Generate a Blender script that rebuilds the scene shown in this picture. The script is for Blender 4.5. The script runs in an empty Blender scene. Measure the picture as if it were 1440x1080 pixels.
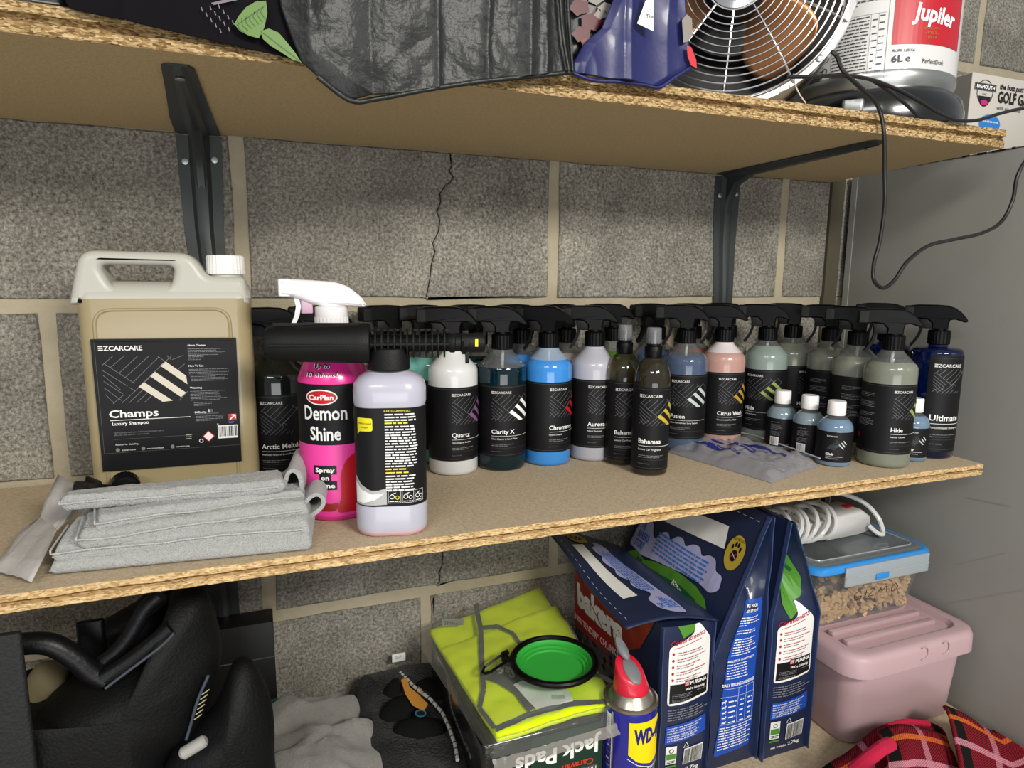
import bpy, bmesh, math, random
from mathutils import Vector, Matrix, noise
from mathutils.geometry import tessellate_polygon

# ------------------------------------------------------------------ scene, camera, light
sc = bpy.context.scene
col = sc.collection
PI = math.pi
R_ = math.radians
SHELF = -0.2236          # top of the middle shelf
UP = 0.2385              # top of the upper shelf
LOW = -0.64              # top of the lower shelf

CAM = Vector((.018, -.954, .0365))
F = 925.0
YAW, PITCH, ROLL = R_(20.9), R_(9.03), R_(.46)
fwd = Vector((math.sin(YAW)*math.cos(PITCH), math.cos(YAW)*math.cos(PITCH), -math.sin(PITCH)))
rt = Vector((math.cos(YAW), -math.sin(YAW), 0))
upv = rt.cross(fwd)
rt2 = math.cos(ROLL)*rt + math.sin(ROLL)*upv
up2 = -math.sin(ROLL)*rt + math.cos(ROLL)*upv
cd = bpy.data.cameras.new('camera')
cam = bpy.data.objects.new('camera', cd)
col.objects.link(cam)
m = Matrix((rt2, up2, -fwd)).transposed().to_4x4()
m.translation = CAM
cam.matrix_world = m
cd.sensor_width = 36
cd.lens = F/1440*36
cd.clip_start = .02
sc.camera = cam

w = bpy.data.worlds.new('world'); sc.world = w; w.use_nodes = True
w.node_tree.nodes['Background'].inputs[0].default_value = (.93, .96, 1, 1)
w.node_tree.nodes['Background'].inputs[1].default_value = .45

def area(name, loc, target, size, sizey, power, colr):
    l = bpy.data.lights.new(name, 'AREA'); l.shape = 'RECTANGLE'; l.size = size; l.size_y = sizey
    l.energy = power; l.color = colr
    o = bpy.data.objects.new(name, l); col.objects.link(o); o.location = loc
    o.rotation_euler = (Vector(target)-Vector(loc)).to_track_quat('-Z', 'Y').to_euler()
    return o
area('ceiling_strip_light', (.62, -1.75, .62), (.35, 0, -.2), .5, .22, 27, (1, .965, .89))
area('low_fill_light', (-.3, -3.2, -.75), (.4, 0, .0), 2.0, 1.0, 33, (.97, .98, 1))  # fill lamp added to brighten the shelf undersides, cabinet and lower shelf
area('ceiling_strip_light', (-1.3, -2.6, 1.25), (.7, 0, -.1), 1.2, .3, 26, (1, .97, .92))

sc.view_settings.view_transform = 'Standard'
sc.view_settings.look = 'None'
sc.view_settings.gamma = 1
sc.view_settings.use_curve_mapping = False
sc.view_settings.exposure = -0.08

# ------------------------------------------------------------------ helpers
def at(px, py, ax, v):
    """world point where the ray through a photo pixel meets the plane axis=v"""
    d = fwd + rt2*((px-720)/F) + up2*((540-py)/F)
    return CAM + d*((v-CAM[ax])/d[ax])

def lin(h):
    if isinstance(h, str):
        h = h.lstrip('#'); c = [int(h[i:i+2], 16)/255 for i in (0, 2, 4)]
        return tuple((x/12.92 if x <= .04045 else ((x+.055)/1.055)**2.4) for x in c)
    return h
MC = {}
def mat(name, c='#808080', rough=.5, metal=0, bump=0, bscale=200, var=0, vscale=30, trans=0, ior=1.45, spec=.5,
        c2=None, sheen=0, alpha=1, coat=0, sss=0, stretch=None):
    if name in MC: return MC[name]
    M = bpy.data.materials.new(name); M.use_nodes = True; nt = M.node_tree; N = nt.nodes; L = nt.links
    b = N['Principled BSDF']
    b.inputs['Base Color'].default_value = (*lin(c), 1); b.inputs['Roughness'].default_value = rough
    b.inputs['Metallic'].default_value = metal; b.inputs['IOR'].default_value = ior
    b.inputs['Transmission Weight'].default_value = trans; b.inputs['Specular IOR Level'].default_value = spec
    b.inputs['Alpha'].default_value = alpha; b.inputs['Coat Weight'].default_value = coat
    b.inputs['Coat Roughness'].default_value = .08
    if sheen: b.inputs['Sheen Weight'].default_value = sheen; b.inputs['Sheen Roughness'].default_value = .6
    if sss: b.inputs['Subsurface Weight'].default_value = sss; b.inputs['Subsurface Radius'].default_value = (.02, .02, .02); b.inputs['Subsurface Scale'].default_value = .5
    if bump or var:
        tc = N.new('ShaderNodeTexCoord'); vec = tc.outputs['Object']
        if stretch:
            mp = N.new('ShaderNodeMapping'); mp.inputs['Scale'].default_value = stretch; L.new(vec, mp.inputs[0]); vec = mp.outputs[0]
    if var:
        n = N.new('ShaderNodeTexNoise'); n.inputs['Scale'].default_value = vscale; n.inputs['Detail'].default_value = 6; n.inputs['Roughness'].default_value = .7
        L.new(vec, n.inputs['Vector'])
        r = N.new('ShaderNodeValToRGB'); a = lin(c); d = lin(c2) if c2 else tuple(x*.45 for x in a)
        r.color_ramp.elements[0].position = .5-.22/var if var > .5 else .1; r.color_ramp.elements[1].position = .5+.22/var if var > .5 else .9
        r.color_ramp.elements[0].color = (*d, 1); r.color_ramp.elements[1].color = (*a, 1)
        L.new(n.outputs['Fac'], r.inputs[0]); L.new(r.outputs[0], b.inputs['Base Color'])
    if bump:
        n = N.new('ShaderNodeTexNoise'); n.inputs['Scale'].default_value = bscale; n.inputs['Detail'].default_value = 4
        L.new(vec, n.inputs['Vector'])
        bp = N.new('ShaderNodeBump'); bp.inputs['Strength'].default_value = min(1, bump); bp.inputs['Distance'].default_value = .002*max(1, bump)
        L.new(n.outputs['Fac'], bp.inputs['Height']); L.new(bp.outputs[0], b.inputs['Normal'])
    MC[name] = M
    return M

def clear(name, tint='#ffffff', rough=.04, veil=0.0, vcol='#ffffff', gl=1.0):
    """thin clear plastic: see-through film with a glossy reflection and, if veiled, a little milkiness"""
    if name in MC: return MC[name]
    M = bpy.data.materials.new(name); M.use_nodes = True; nt = M.node_tree; N = nt.nodes; L = nt.links
    N.remove(N['Principled BSDF']); out = N['Material Output']
    t = N.new('ShaderNodeBsdfTransparent'); t.inputs[0].default_value = (*lin(tint), 1)
    g = N.new('ShaderNodeBsdfGlossy'); g.inputs[0].default_value = (gl, gl, gl, 1); g.inputs['Roughness'].default_value = rough
    lw = N.new('ShaderNodeLayerWeight'); pw = N.new('ShaderNodeMath'); pw.operation = 'POWER'; pw.inputs[1].default_value = 4; L.new(lw.outputs['Facing'], pw.inputs[0])
    fr = N.new('ShaderNodeMath'); fr.operation = 'MULTIPLY_ADD'; fr.inputs[1].default_value = .75; fr.inputs[2].default_value = .045; L.new(pw.outputs[0], fr.inputs[0])
    mx = N.new('ShaderNodeMixShader'); L.new(fr.outputs[0], mx.inputs[0]); L.new(t.outputs[0], mx.inputs[1]); L.new(g.outputs[0], mx.inputs[2])
    last = mx
    if veil:
        d = N.new('ShaderNodeBsdfDiffuse'); d.inputs[0].default_value = (*lin(vcol), 1)
        m2 = N.new('ShaderNodeMixShader'); m2.inputs[0].default_value = veil
        L.new(mx.outputs[0], m2.inputs[1]); L.new(d.outputs[0], m2.inputs[2]); last = m2
    L.new(last.outputs[0], out.inputs[0])
    MC[name] = M
    return M

class MB:
    """collects vertices and faces for ONE mesh object"""
    def __init__(s): s.v = []; s.f = []; s.m = []; s.mi = 0; s.uv = {}
    def add(s, vs, fs, mi=None):
        k = len(s.v); s.v += [tuple(v) for v in vs]; s.f += [tuple(i+k for i in f) for f in fs]
        s.m += [s.mi if mi is None else mi]*len(fs); return k
    def box(s, lo, hi, mi=None, M=None):
        x0, y0, z0 = lo; x1, y1, z1 = hi
        vs = [Vector(p) for p in ((x0,y0,z0),(x1,y0,z0),(x1,y1,z0),(x0,y1,z0),(x0,y0,z1),(x1,y0,z1),(x1,y1,z1),(x0,y1,z1))]
        if M: vs = [M @ v for v in vs]
        s.add(vs, [(0,3,2,1),(4,5,6,7),(0,1,5,4),(1,2,6,5),(2,3,7,6),(3,0,4,7)], mi)
    def rbox(s, lo, hi, r, mi=None, M=None, seg=3, rz=None):
        """box with rounded vertical corners (in plan) and softened top and bottom edges"""
        rz = r*.5 if rz is None else rz
        x0, y0, z0 = lo; x1, y1, z1 = hi
        def ring(ins, z):
            q = max(r-ins, .0001); o = []
            for cx, cy, a0 in ((x1-r, y1-r, 0), (x0+r, y1-r, 90), (x0+r, y0+r, 180), (x1-r, y0+r, 270)):
                for k in range(seg+1):
                    a = R_(a0+90*k/seg); o.append(Vector((cx+q*math.cos(a), cy+q*math.sin(a), z)))
            return o
        prof = [(rz, z0), (rz*.3, z0+rz*.3), (0, z0+rz), (0, z1-rz), (rz*.3, z1-rz*.3), (rz, z1)]
        s.loft([ring(i, z) for i, z in prof], True, mi, M)
    def loft(s, rings, caps=True, mi=None, M=None, closed=True):
        n = len(rings[0]); vs = []; fs = []
        for r in rings: vs += [M @ Vector(p) if M else Vector(p) for p in r]
        for i in range(len(rings)-1):
            for j in range(n if closed else n-1):
                a = i*n+j; b = i*n+(j+1) % n; fs.append((a, b, b+n, a+n))
        if caps: fs.append(tuple(reversed(range(n)))); fs.append(tuple(range((len(rings)-1)*n, len(rings)*n)))
        return s.add(vs, fs, mi)
    def lathe(s, prof, seg=32, mi=None, M=None, caps=True, rib=0, mis=None):
        rings = []
        for r, z in prof:
            rings.append([Vector(((r+(rib if k % 2 else 0))*math.cos(2*PI*k/seg), (r+(rib if k % 2 else 0))*math.sin(2*PI*k/seg), z)) for k in range(seg)])
        k0 = len(s.f); s.loft(rings, caps, mi, M)
        if mis:
            for i in range(len(prof)-1):
                for j in range(seg): s.m[k0+i*seg+j] = mis[i]
            if caps: s.m[-2] = mis[0]; s.m[-1] = mis[-1]
    def tube(s, pts, r, seg=8, mi=None, caps=True, closed=False):
        pts = [Vector(p) for p in pts]; n = len(pts); rings = []; pn = None
        for i, p in enumerate(pts):
            if closed: t = pts[(i+1) % n]-pts[i-1]
            else: t = pts[min(i+1, n-1)]-pts[max(i-1, 0)]
            if t.length < 1e-9: t = Vector((0, 0, 1))
            t.normalize()
            if pn is None: pn = t.orthogonal().normalized()
            else:
                pn = (pn-t*pn.dot(t))
                pn = pn.normalized() if pn.length > 1e-6 else t.orthogonal().normalized()
            b = t.cross(pn); rr = r[i] if isinstance(r, (list, tuple)) else r
            rings.append([p+pn*rr*math.cos(2*PI*k/seg)+b*rr*math.sin(2*PI*k/seg) for k in range(seg)])
        if closed: rings.append(rings[0]); caps = False
        s.loft(rings, caps, mi)
    def prism(s, outline, depth, M=None, mi=None, bev=0, center=True):
        """outline in local xz, extruded along y; bev shrinks both end rings"""
        n = len(outline); c = Vector((sum(p[0] for p in outline)/n, sum(p[1] for p in outline)/n))
        def ring(y, k):
            o = []
            for i in range(n):
                p = Vector(outline[i]); a = Vector(outline[i-1]); b = Vector(outline[(i+1) % n])
                d = ((p-a).normalized()+(b-p).normalized()); d = Vector((0, 0)) if d.length < 1e-6 else d.normalized()
                nn = Vector((d.y, -d.x)); q = p-nn*k*s_
                o.append(Vector((q.x, y, q.y)))
            return o
        ar = sum(outline[i][0]*outline[(i+1) % n][1]-outline[(i+1) % n][0]*outline[i][1] for i in range(n))
        s_ = 1 if ar > 0 else -1
        y0, y1 = (-depth/2, depth/2) if center else (0, depth)
        rings = [ring(y0, bev), ring(y0+bev, 0), ring(y1-bev, 0), ring(y1, bev)] if bev else [ring(y0, 0), ring(y1, 0)]
        vs = []; fs = []
        for r in rings: vs += r
        for i in range(len(rings)-1):
            for j in range(n):
                a = i*n+j; b = i*n+(j+1) % n; fs.append((a, b, b+n, a+n) if s_ > 0 else (a, a+n, b+n, b))
        tri = tessellate_polygon([[Vector((p[0], p[1], 0)) for p in outline]])
        k = (len(rings)-1)*n
        for t in tri:
            fs.append(tuple(t)); fs.append(tuple(i+k for i in reversed(t)))
        if M: vs = [M @ v for v in vs]
        s.add(vs, fs, mi)
    def grid(s, fn, nu, nv, mi=None, closeu=False):
        vs = [fn(i/nu, j/nv) for j in range(nv+1) for i in range(nu+1)]
        fs = [(j*(nu+1)+i, j*(nu+1)+i+1, (j+1)*(nu+1)+i+1, (j+1)*(nu+1)+i) for j in range(nv) for i in range(nu)]
        return s.add(vs, fs, mi)
    def build(s, name, mats, parent=None, smooth=True, loc=None, rot=None, sharp=35, fix=True):
        me = bpy.data.meshes.new(name); me.from_pydata(s.v, [], s.f)
        for q in (mats if isinstance(mats, (list, tuple)) else [mats]): me.materials.append(q)
        me.polygons.foreach_set('material_index', s.m)
        if fix:
            bm = bmesh.new(); bm.from_mesh(me); bmesh.ops.remove_doubles(bm, verts=bm.verts, dist=1e-6)
            bmesh.ops.recalc_face_normals(bm, faces=bm.faces); bm.to_mesh(me); bm.free()
        if smooth:
            me.polygons.foreach_set('use_smooth', [True]*len(me.polygons))
            try: me.set_sharp_from_angle(angle=R_(sharp))
            except Exception: pass
        me.update()
        o = bpy.data.objects.new(name, me); col.objects.link(o)
        if parent: o.parent = parent
        if loc: o.location = loc
        if rot: o.rotation_euler = rot
        return o

def tag(o, label=None, cat=None, group=None, kind=None):
    if label: o['label'] = label
    if cat: o['category'] = cat
    if group: o['group'] = group
    if kind: o['kind'] = kind
    return o
def thing(name, label, cat, loc=(0, 0, 0), rz=0, group=None, rot=None):
    o = bpy.data.objects.new(name, None); col.objects.link(o); o.empty_display_size = .02
    o.location = loc; o.rotation_euler = rot or (0, 0, rz)
    return tag(o, label, cat, group)

# --- lettering
TX = {}
def glyphs(s, bold=0, shear=0, res=2):
    k = (s, bold, shear)
    if k not in TX:
        c = bpy.data.curves.new('t', 'FONT'); c.body = s; c.size = 1; c.resolution_u = res; c.offset = bold; c.shear = shear
        o = bpy.data.objects.new('t', c); me = bpy.data.meshes.new_from_object(o)
        vs = [(v.co.x, v.co.y) for v in me.vertices]; fs = [tuple(p.vertices) for p in me.polygons]
        bpy.data.objects.remove(o); bpy.data.curves.remove(c); bpy.data.meshes.remove(me)
        TX[k] = (vs, fs)
    return TX[k]
CAPH = .73
class Decal(MB):
    """flat print laid out in (a, h) and wrapped on a surface by fn(a, h, off)"""
    def __init__(s, fn, off=.0004, step=.004): super().__init__(); s.fn = fn; s.off = off; s.k = 0; s.step = step; s.rng = random.Random(5); s.base = 0; s.wl = .0002
    def put(s, vs, fs, mi, lift=None):
        o = s.off + (s.base+s.k*.00002 if lift is None else lift); s.k = s.k+1 if s.k < 14 else 4
        s.add([s.fn(a, h, o) for a, h in vs], fs, mi)
    def rect(s, a0, h0, a1, h1, mi, lift=None):
        n = max(1, math.ceil(abs(a1-a0)/s.step)); q = max(1, math.ceil(abs(h1-h0)/(s.step*4)))
        vs = [(a0+(a1-a0)*i/n, h0+(h1-h0)*j/q) for j in range(q+1) for i in range(n+1)]
        s.put(vs, [(j*(n+1)+i, j*(n+1)+i+1, (j+1)*(n+1)+i+1, (j+1)*(n+1)+i) for j in range(q) for i in range(n)], mi, lift)
    def line(s, a0, h0, a1, h1, w, mi, lift=None):
        L = math.hypot(a1-a0, h1-h0); n = max(1, math.ceil(L/s.step)); nx, ny = -(h1-h0)/L*w/2, (a1-a0)/L*w/2
        vs = []
        for i in range(n+1):
            t = i/n; x, y = a0+(a1-a0)*t, h0+(h1-h0)*t; vs += [(x+nx, y+ny), (x-nx, y-ny)]
        s.put(vs, [(2*i, 2*i+1, 2*i+3, 2*i+2) for i in range(n)], mi, lift)
    def pline(s, pts, w, mi):
        for p, q in zip(pts, pts[1:]): s.line(*p, *q, w, mi, s.wl)
    def poly(s, pts, mi, lift=None, hstep=.02):
        """filled outline, cut into cells so that it bends with the surface"""
        def clip(P, ax, v, keep):
            o = []
            for i in range(len(P)):
                p, q = P[i-1], P[i]; ip = (p[ax]-v)*keep >= 0; iq = (q[ax]-v)*keep >= 0
                if ip != iq: t = (v-p[ax])/(q[ax]-p[ax]); o.append((p[0]+(q[0]-p[0])*t, p[1]+(q[1]-p[1])*t))
                if iq: o.append(q)
            return o
        a0 = min(p[0] for p in pts); a1 = max(p[0] for p in pts); h0 = min(p[1] for p in pts); h1 = max(p[1] for p in pts)
        na = max(1, math.ceil((a1-a0)/s.step)); nh = max(1, math.ceil((h1-h0)/hstep)); vs = []; fs = []
        for i in range(na):
            C = clip(clip(pts, 0, a0+(a1-a0)*i/na, 1), 0, a0+(a1-a0)*(i+1)/na, -1)
            if len(C) < 3: continue
            for j in range(nh):
                D = clip(clip(C, 1, h0+(h1-h0)*j/nh, 1), 1, h0+(h1-h0)*(j+1)/nh, -1)
                if len(D) < 3: continue
                k = len(vs); vs += D
                fs += [tuple(x+k for x in t) for t in tessellate_polygon([[Vector((p[0], p[1], 0)) for p in D]])]
        if fs: s.put(vs, fs, mi, lift)
    def oval(s, ca, ch, ra, rh, mi, n=28, lift=None, rot=0):
        s.poly([(ca+ra*math.cos(2*PI*i/n)*math.cos(rot)-rh*math.sin(2*PI*i/n)*math.sin(rot), ch+ra*math.cos(2*PI*i/n)*math.sin(rot)+rh*math.sin(2*PI*i/n)*math.cos(rot)) for i in range(n)], mi, lift)
    def ringl(s, ca, ch, r, w, mi, n=24):
        p = [(ca+r*math.cos(2*PI*i/n), ch+r*math.sin(2*PI*i/n)) for i in range(n+1)]; s.pline(p, w, mi)
    def text(s, t, a, h, cap, mi, w=None, align='l', bold=0, shear=0, rot=0, lift=None, flip=False):
        vs, fs = glyphs(t, bold, shear)
        if not vs: return
        k = cap/CAPH; x0 = min(v[0] for v in vs); W = (max(v[0] for v in vs)-x0)
        kx = k if w is None else w/W
        sh = 0 if align == 'l' else (W*kx/2 if align == 'c' else W*kx)
        cr, sr = math.cos(rot), math.sin(rot); o = []
        for x, y in vs:
            X = (x-x0)*kx-sh; Y = y*k; o.append((a+X*cr-Y*sr, h+X*sr+Y*cr))
        s.put(o, fs, mi, s.off*0+.0003 if lift is None else lift)
    def words(s, a0, h, a1, cap, mi, dens=1.0, rot=0):
        """a line of print too small to read: word-long bars"""
        x = a0; r = s.rng
        while x < a1-cap:
            L = min(cap*r.uniform(1.6, 6), a1-x)
            if rot: s.line(x, h+(x-a0)*math.tan(rot), x+L, h+(x+L-a0)*math.tan(rot), cap*dens, mi, s.wl)
            else: s.rect(x, h, x+L, h+cap*dens, mi, s.wl)
            x += L+cap*.8
    def para(s, a0, h1, a1, n, pitch, cap, mi, rag=.15, dens=.8):
        for i in range(n): s.words(a0, h1-i*pitch, a1-(a1-a0)*s.rng.random()*rag*(2.5 if i == n-1 else 1), cap, mi, dens)
    def bars(s, a0, h0, a1, h1, mi, bg=None):
        if bg is not None: s.rect(a0-.001, h0-.001, a1+.001, h1+.001, bg)
        x = a0
        while x < a1:
            wv = s.rng.choice((.0003, .0006, .0009)); s.rect(x, h0, min(x+wv, a1), h1, mi, s.base+s.wl+.0002); x += wv+s.rng.choice((.0004, .0007, .001))

def cyl(R, th0=0):
    return lambda a, h, o: ((R+o)*math.sin(a/R+th0), -(R+o)*math.cos(a/R+th0), h)
def planeY(x0, y, z0):      # front plane facing -y
    return lambda a, h, o: (x0+a, y-o, z0+h)
def ns(x, y, z, s=1): return noise.noise(Vector((x*s, y*s, z*s)))

# ------------------------------------------------------------------ shared materials
BLK = mat('black_plastic', '#050506', .38, spec=.2, bump=.1, bscale=900)
BLKM = mat('black_matt_plastic', '#0d0d0e', .55, spec=.3, bump=.2, bscale=700)
WHT = mat('white_plastic', '#e8e6e3', .35)
LBL = mat('black_label_film', '#131315', .5, spec=.25)
INK_W = mat('white_ink', '#e6e6e2', .5)
INK_G = mat('grey_ink', '#77777a', .5)
INK_D = mat('dark_grey_ink', '#4a4a4d', .5)
INK_K = mat('black_ink', '#0b0b0b', .5)
INK_R = mat('red_ink', '#b5121d', .45)
INK_C = mat('cream_ink', '#cdc5b4', .5)
STEEL = mat('bracket_paint', '#353a3b', .42, spec=.6, var=.3, vscale=60, c2='#2c3031')
SCREW = mat('zinc_screw', '#b9bcbb', .3, metal=.9)
CLEAR = clear('clear_plastic_film', '#eef2f0')
CHROME = mat('chrome_wire', '#dcdcdc', .18, metal=1)

# ------------------------------------------------------------------ wall
def block_mat():
    M = bpy.data.materials.new('concrete_block'); M.use_nodes = True; nt = M.node_tree; N = nt.nodes; L = nt.links; b = N['Principled BSDF']
    tc = N.new('ShaderNodeTexCoord')
    big = N.new('ShaderNodeTexNoise'); big.inputs['Scale'].default_value = 7; big.inputs['Detail'].default_value = 8; big.inputs['Roughness'].default_value = .65
    fine = N.new('ShaderNodeTexNoise'); fine.inputs['Scale'].default_value = 230; fine.inputs['Detail'].default_value = 8; fine.inputs['Roughness'].default_value = .8
    vo = N.new('ShaderNodeTexVoronoi'); vo.inputs['Scale'].default_value = 150
    for n in (big, fine, vo): L.new(tc.outputs['Object'], n.inputs['Vector'])
    r1 = N.new('ShaderNodeValToRGB'); e = r1.color_ramp.elements
    e[0].position = .33; e[0].color = (*lin('#4b4943'), 1); e[1].position = .66; e[1].color = (*lin('#d6d2c8'), 1)
    x = e.new(.47); x.color = (*lin('#918d83'), 1)
    L.new(fine.outputs['Fac'], r1.inputs[0])
    r2 = N.new('ShaderNodeValToRGB'); e = r2.color_ramp.elements
    e[0].position = .32; e[0].color = (.50, .50, .49, 1); e[1].position = .66; e[1].color = (1.0, .98, .96, 1)
    L.new(big.outputs['Fac'], r2.inputs[0])
    mx = N.new('ShaderNodeMix'); mx.data_type = 'RGBA'; mx.blend_type = 'MULTIPLY'; mx.inputs[0].default_value = 1
    L.new(r1.outputs[0], mx.inputs[6]); L.new(r2.outputs[0], mx.inputs[7])
    r3 = N.new('ShaderNodeValToRGB'); e = r3.color_ramp.elements
    e[0].position = .02; e[0].color = (.55, .55, .55, 1); e[1].position = .22; e[1].color = (1, 1, 1, 1)
    L.new(vo.outputs['Distance'], r3.inputs[0])
    m2 = N.new('ShaderNodeMix'); m2.data_type = 'RGBA'; m2.blend_type = 'MULTIPLY'; m2.inputs[0].default_value = .5
    L.new(mx.outputs[2], m2.inputs[6]); L.new(r3.outputs[0], m2.inputs[7])
    L.new(m2.outputs[2], b.inputs['Base Color']); b.inputs['Roughness'].default_value = .95; b.inputs['Specular IOR Level'].default_value = .15
    bp = N.new('ShaderNodeBump'); bp.inputs['Strength'].default_value = .9; bp.inputs['Distance'].default_value = .0025
    L.new(fine.outputs['Fac'], bp.inputs['Height'])
    L.new(bp.outputs[0], b.inputs['Normal'])
    return M
BLOCK = block_mat()
MORTAR = mat('mortar', '#b5ab93', .95, bump=.8, bscale=160, var=.6, vscale=22, c2='#9f957f', spec=.15)
DARKGAP = mat('dark_gap', '#191713', .95)
wall = bpy.data.objects.new('wall_back', None); col.objects.link(wall); tag(wall, 'grey concrete block wall with wide smeared mortar joints', kind='structure')
b = MB(); b.box((-1.5, .0035, -1.15), (2.4, .12, .95)); b.build('mortar_bed', MORTAR, wall, smooth=False)
rng = random.Random(3)
def blk(x0, x1, z0, z1, crack=None):
    def edge(p, q, n, jag=.0012):
        o = []
        for i in range(n):
            t = i/n; o.append((p[0]+(q[0]-p[0])*t+rng.uniform(-jag, jag), p[1]+(q[1]-p[1])*t+rng.uniform(-jag, jag)))
        return o
    g = .0092
    x0 += g; x1 -= g; z0 += g; z1 -= g
    def mk(poly):
        m_ = MB(); m_.prism(poly, .03, bev=.002, M=Matrix.Translation((0, .015+rng.uniform(-.0008, .0006), 0))); m_.build('block', BLOCK, wall, sharp=25)
    if crack:
        A = edge((x0, z0), (crack[0][0], z0), 5)+[(x-.0007, z) for x, z in crack]+edge((crack[-1][0]-.0007, z1), (x0, z1), 5)+edge((x0, z1), (x0, z0), 6)
        B = [(x+.0007, z) for x, z in reversed(crack)]+edge((crack[0][0]+.0007, z0), (x1, z0), 6)+edge((x1, z0), (x1, z1), 6)+edge((x1, z1), (crack[-1][0]+.0007, z1), 6)
        mk(A); mk(B)
        m_ = MB()
        m_.loft([[(x-.002, .0025, z), (x+.002, .0025, z)] for x, z in crack], False, closed=False); m_.build('crack', DARKGAP, wall, smooth=False)
    else:
        mk(edge((x0, z0), (x1, z0), 12)+edge((x1, z0), (x1, z1), 6)+edge((x1, z1), (x0, z1), 12)+edge((x0, z1), (x0, z0), 6))
def px_crack(pts, z0, z1):
    o = [at(px, py, 1, 0) for px, py in pts]; o = [(p.x, p.z) for p in o]
    o.sort(key=lambda q: q[1]); o[0] = (o[0][0], z0+.0085); o[-1] = (o[-1][0], z1-.0085); return o
CR1 = px_crack([(633, 222), (636, 232), (632, 240), (638, 248), (634, 256), (626, 262), (619, 272), (620, 284), (615, 298), (619, 310), (617, 325), (609, 342), (612, 354), (607, 372), (605, 392), (601, 412), (600, 424)], 0, .225)
CR2 = px_crack([(606, 690), (612, 720), (618, 750), (623, 782), (622, 796), (618, 806), (619, 818), (615, 826)], -.45, -.225)
CR3 = px_crack([(611, 836), (610, 850), (610, 865), (609, 890), (609, 930), (608, 970)], -.675, -.45)
for z0, off in ((.675, -.225), (.45, 0), (.225, -.225), (0, 0), (-.225, -.2267), (-.45, .0107), (-.675, .24), (-.9, 0.01)):
    for k in range(-4, 6):
        x0 = off+k*.45; x1 = x0+.45
        if x1 < -1.3 or x0 > 2.3: continue
        cr = None
        if z0 == 0 and k == 0: cr = CR1
        if z0 == -.45 and k == 0: cr = CR2
        if z0 == -.675 and k == 0: cr = CR3
        blk(max(x0, -1.48), min(x1, 2.38), z0, z0+.225, cr)

# ------------------------------------------------------------------ shelves
def chip_mat(nm='chipboard_edge', ca='#94764c', cb='#dcc194', cc='#bd9b68'):
    M = bpy.data.materials.new(nm); M.use_nodes = True; nt = M.node_tree; N = nt.nodes; L = nt.links; b = N['Principled BSDF']
    tc = N.new('ShaderNodeTexCoord'); mp = N.new('ShaderNodeMapping'); mp.inputs['Scale'].default_value = (300, 520, 900)
    L.new(tc.outputs['Object'], mp.inputs[0])
    vo = N.new('ShaderNodeTexVoronoi'); vo.inputs['Scale'].default_value = 1; L.new(mp.outputs[0], vo.inputs['Vector'])
    r = N.new('ShaderNodeValToRGB'); e = r.color_ramp.elements
    e[0].position = 0; e[0].color = (*lin(ca), 1); e[1].position = 1; e[1].color = (*lin(cb), 1)
    x = e.new(.3); x.color = (*lin(cc), 1)
    bw = N.new('ShaderNodeSeparateColor'); L.new(vo.outputs['Color'], bw.inputs[0]); L.new(bw.outputs[0], r.inputs[0])
    L.new(r.outputs[0], b.inputs['Base Color']); b.inputs['Roughness'].default_value = .85; b.inputs['Specular IOR Level'].default_value = .2
    bp = N.new('ShaderNodeBump'); bp.inputs['Strength'].default_value = 1; bp.inputs['Distance'].default_value = .0015
    L.new(bw.outputs[0], bp.inputs['Height']); L.new(bp.outputs[0], b.inputs['Normal'])
    return M
CHIP = chip_mat(); CHIPD = chip_mat('weathered_chipboard_edge', '#5c4828', '#c2a97e', '#8b6e45')
def face_mat(name, a, b_):
    M = mat(name, a, .75, bump=.35, bscale=500, var=1.2, vscale=260, c2=b_, spec=.25); return M
TOPF = face_mat('chipboard_face', '#c6b598', '#a5937a')
BOTF = face_mat('chipboard_underside', '#cbb48c', '#b49d72')

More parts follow.
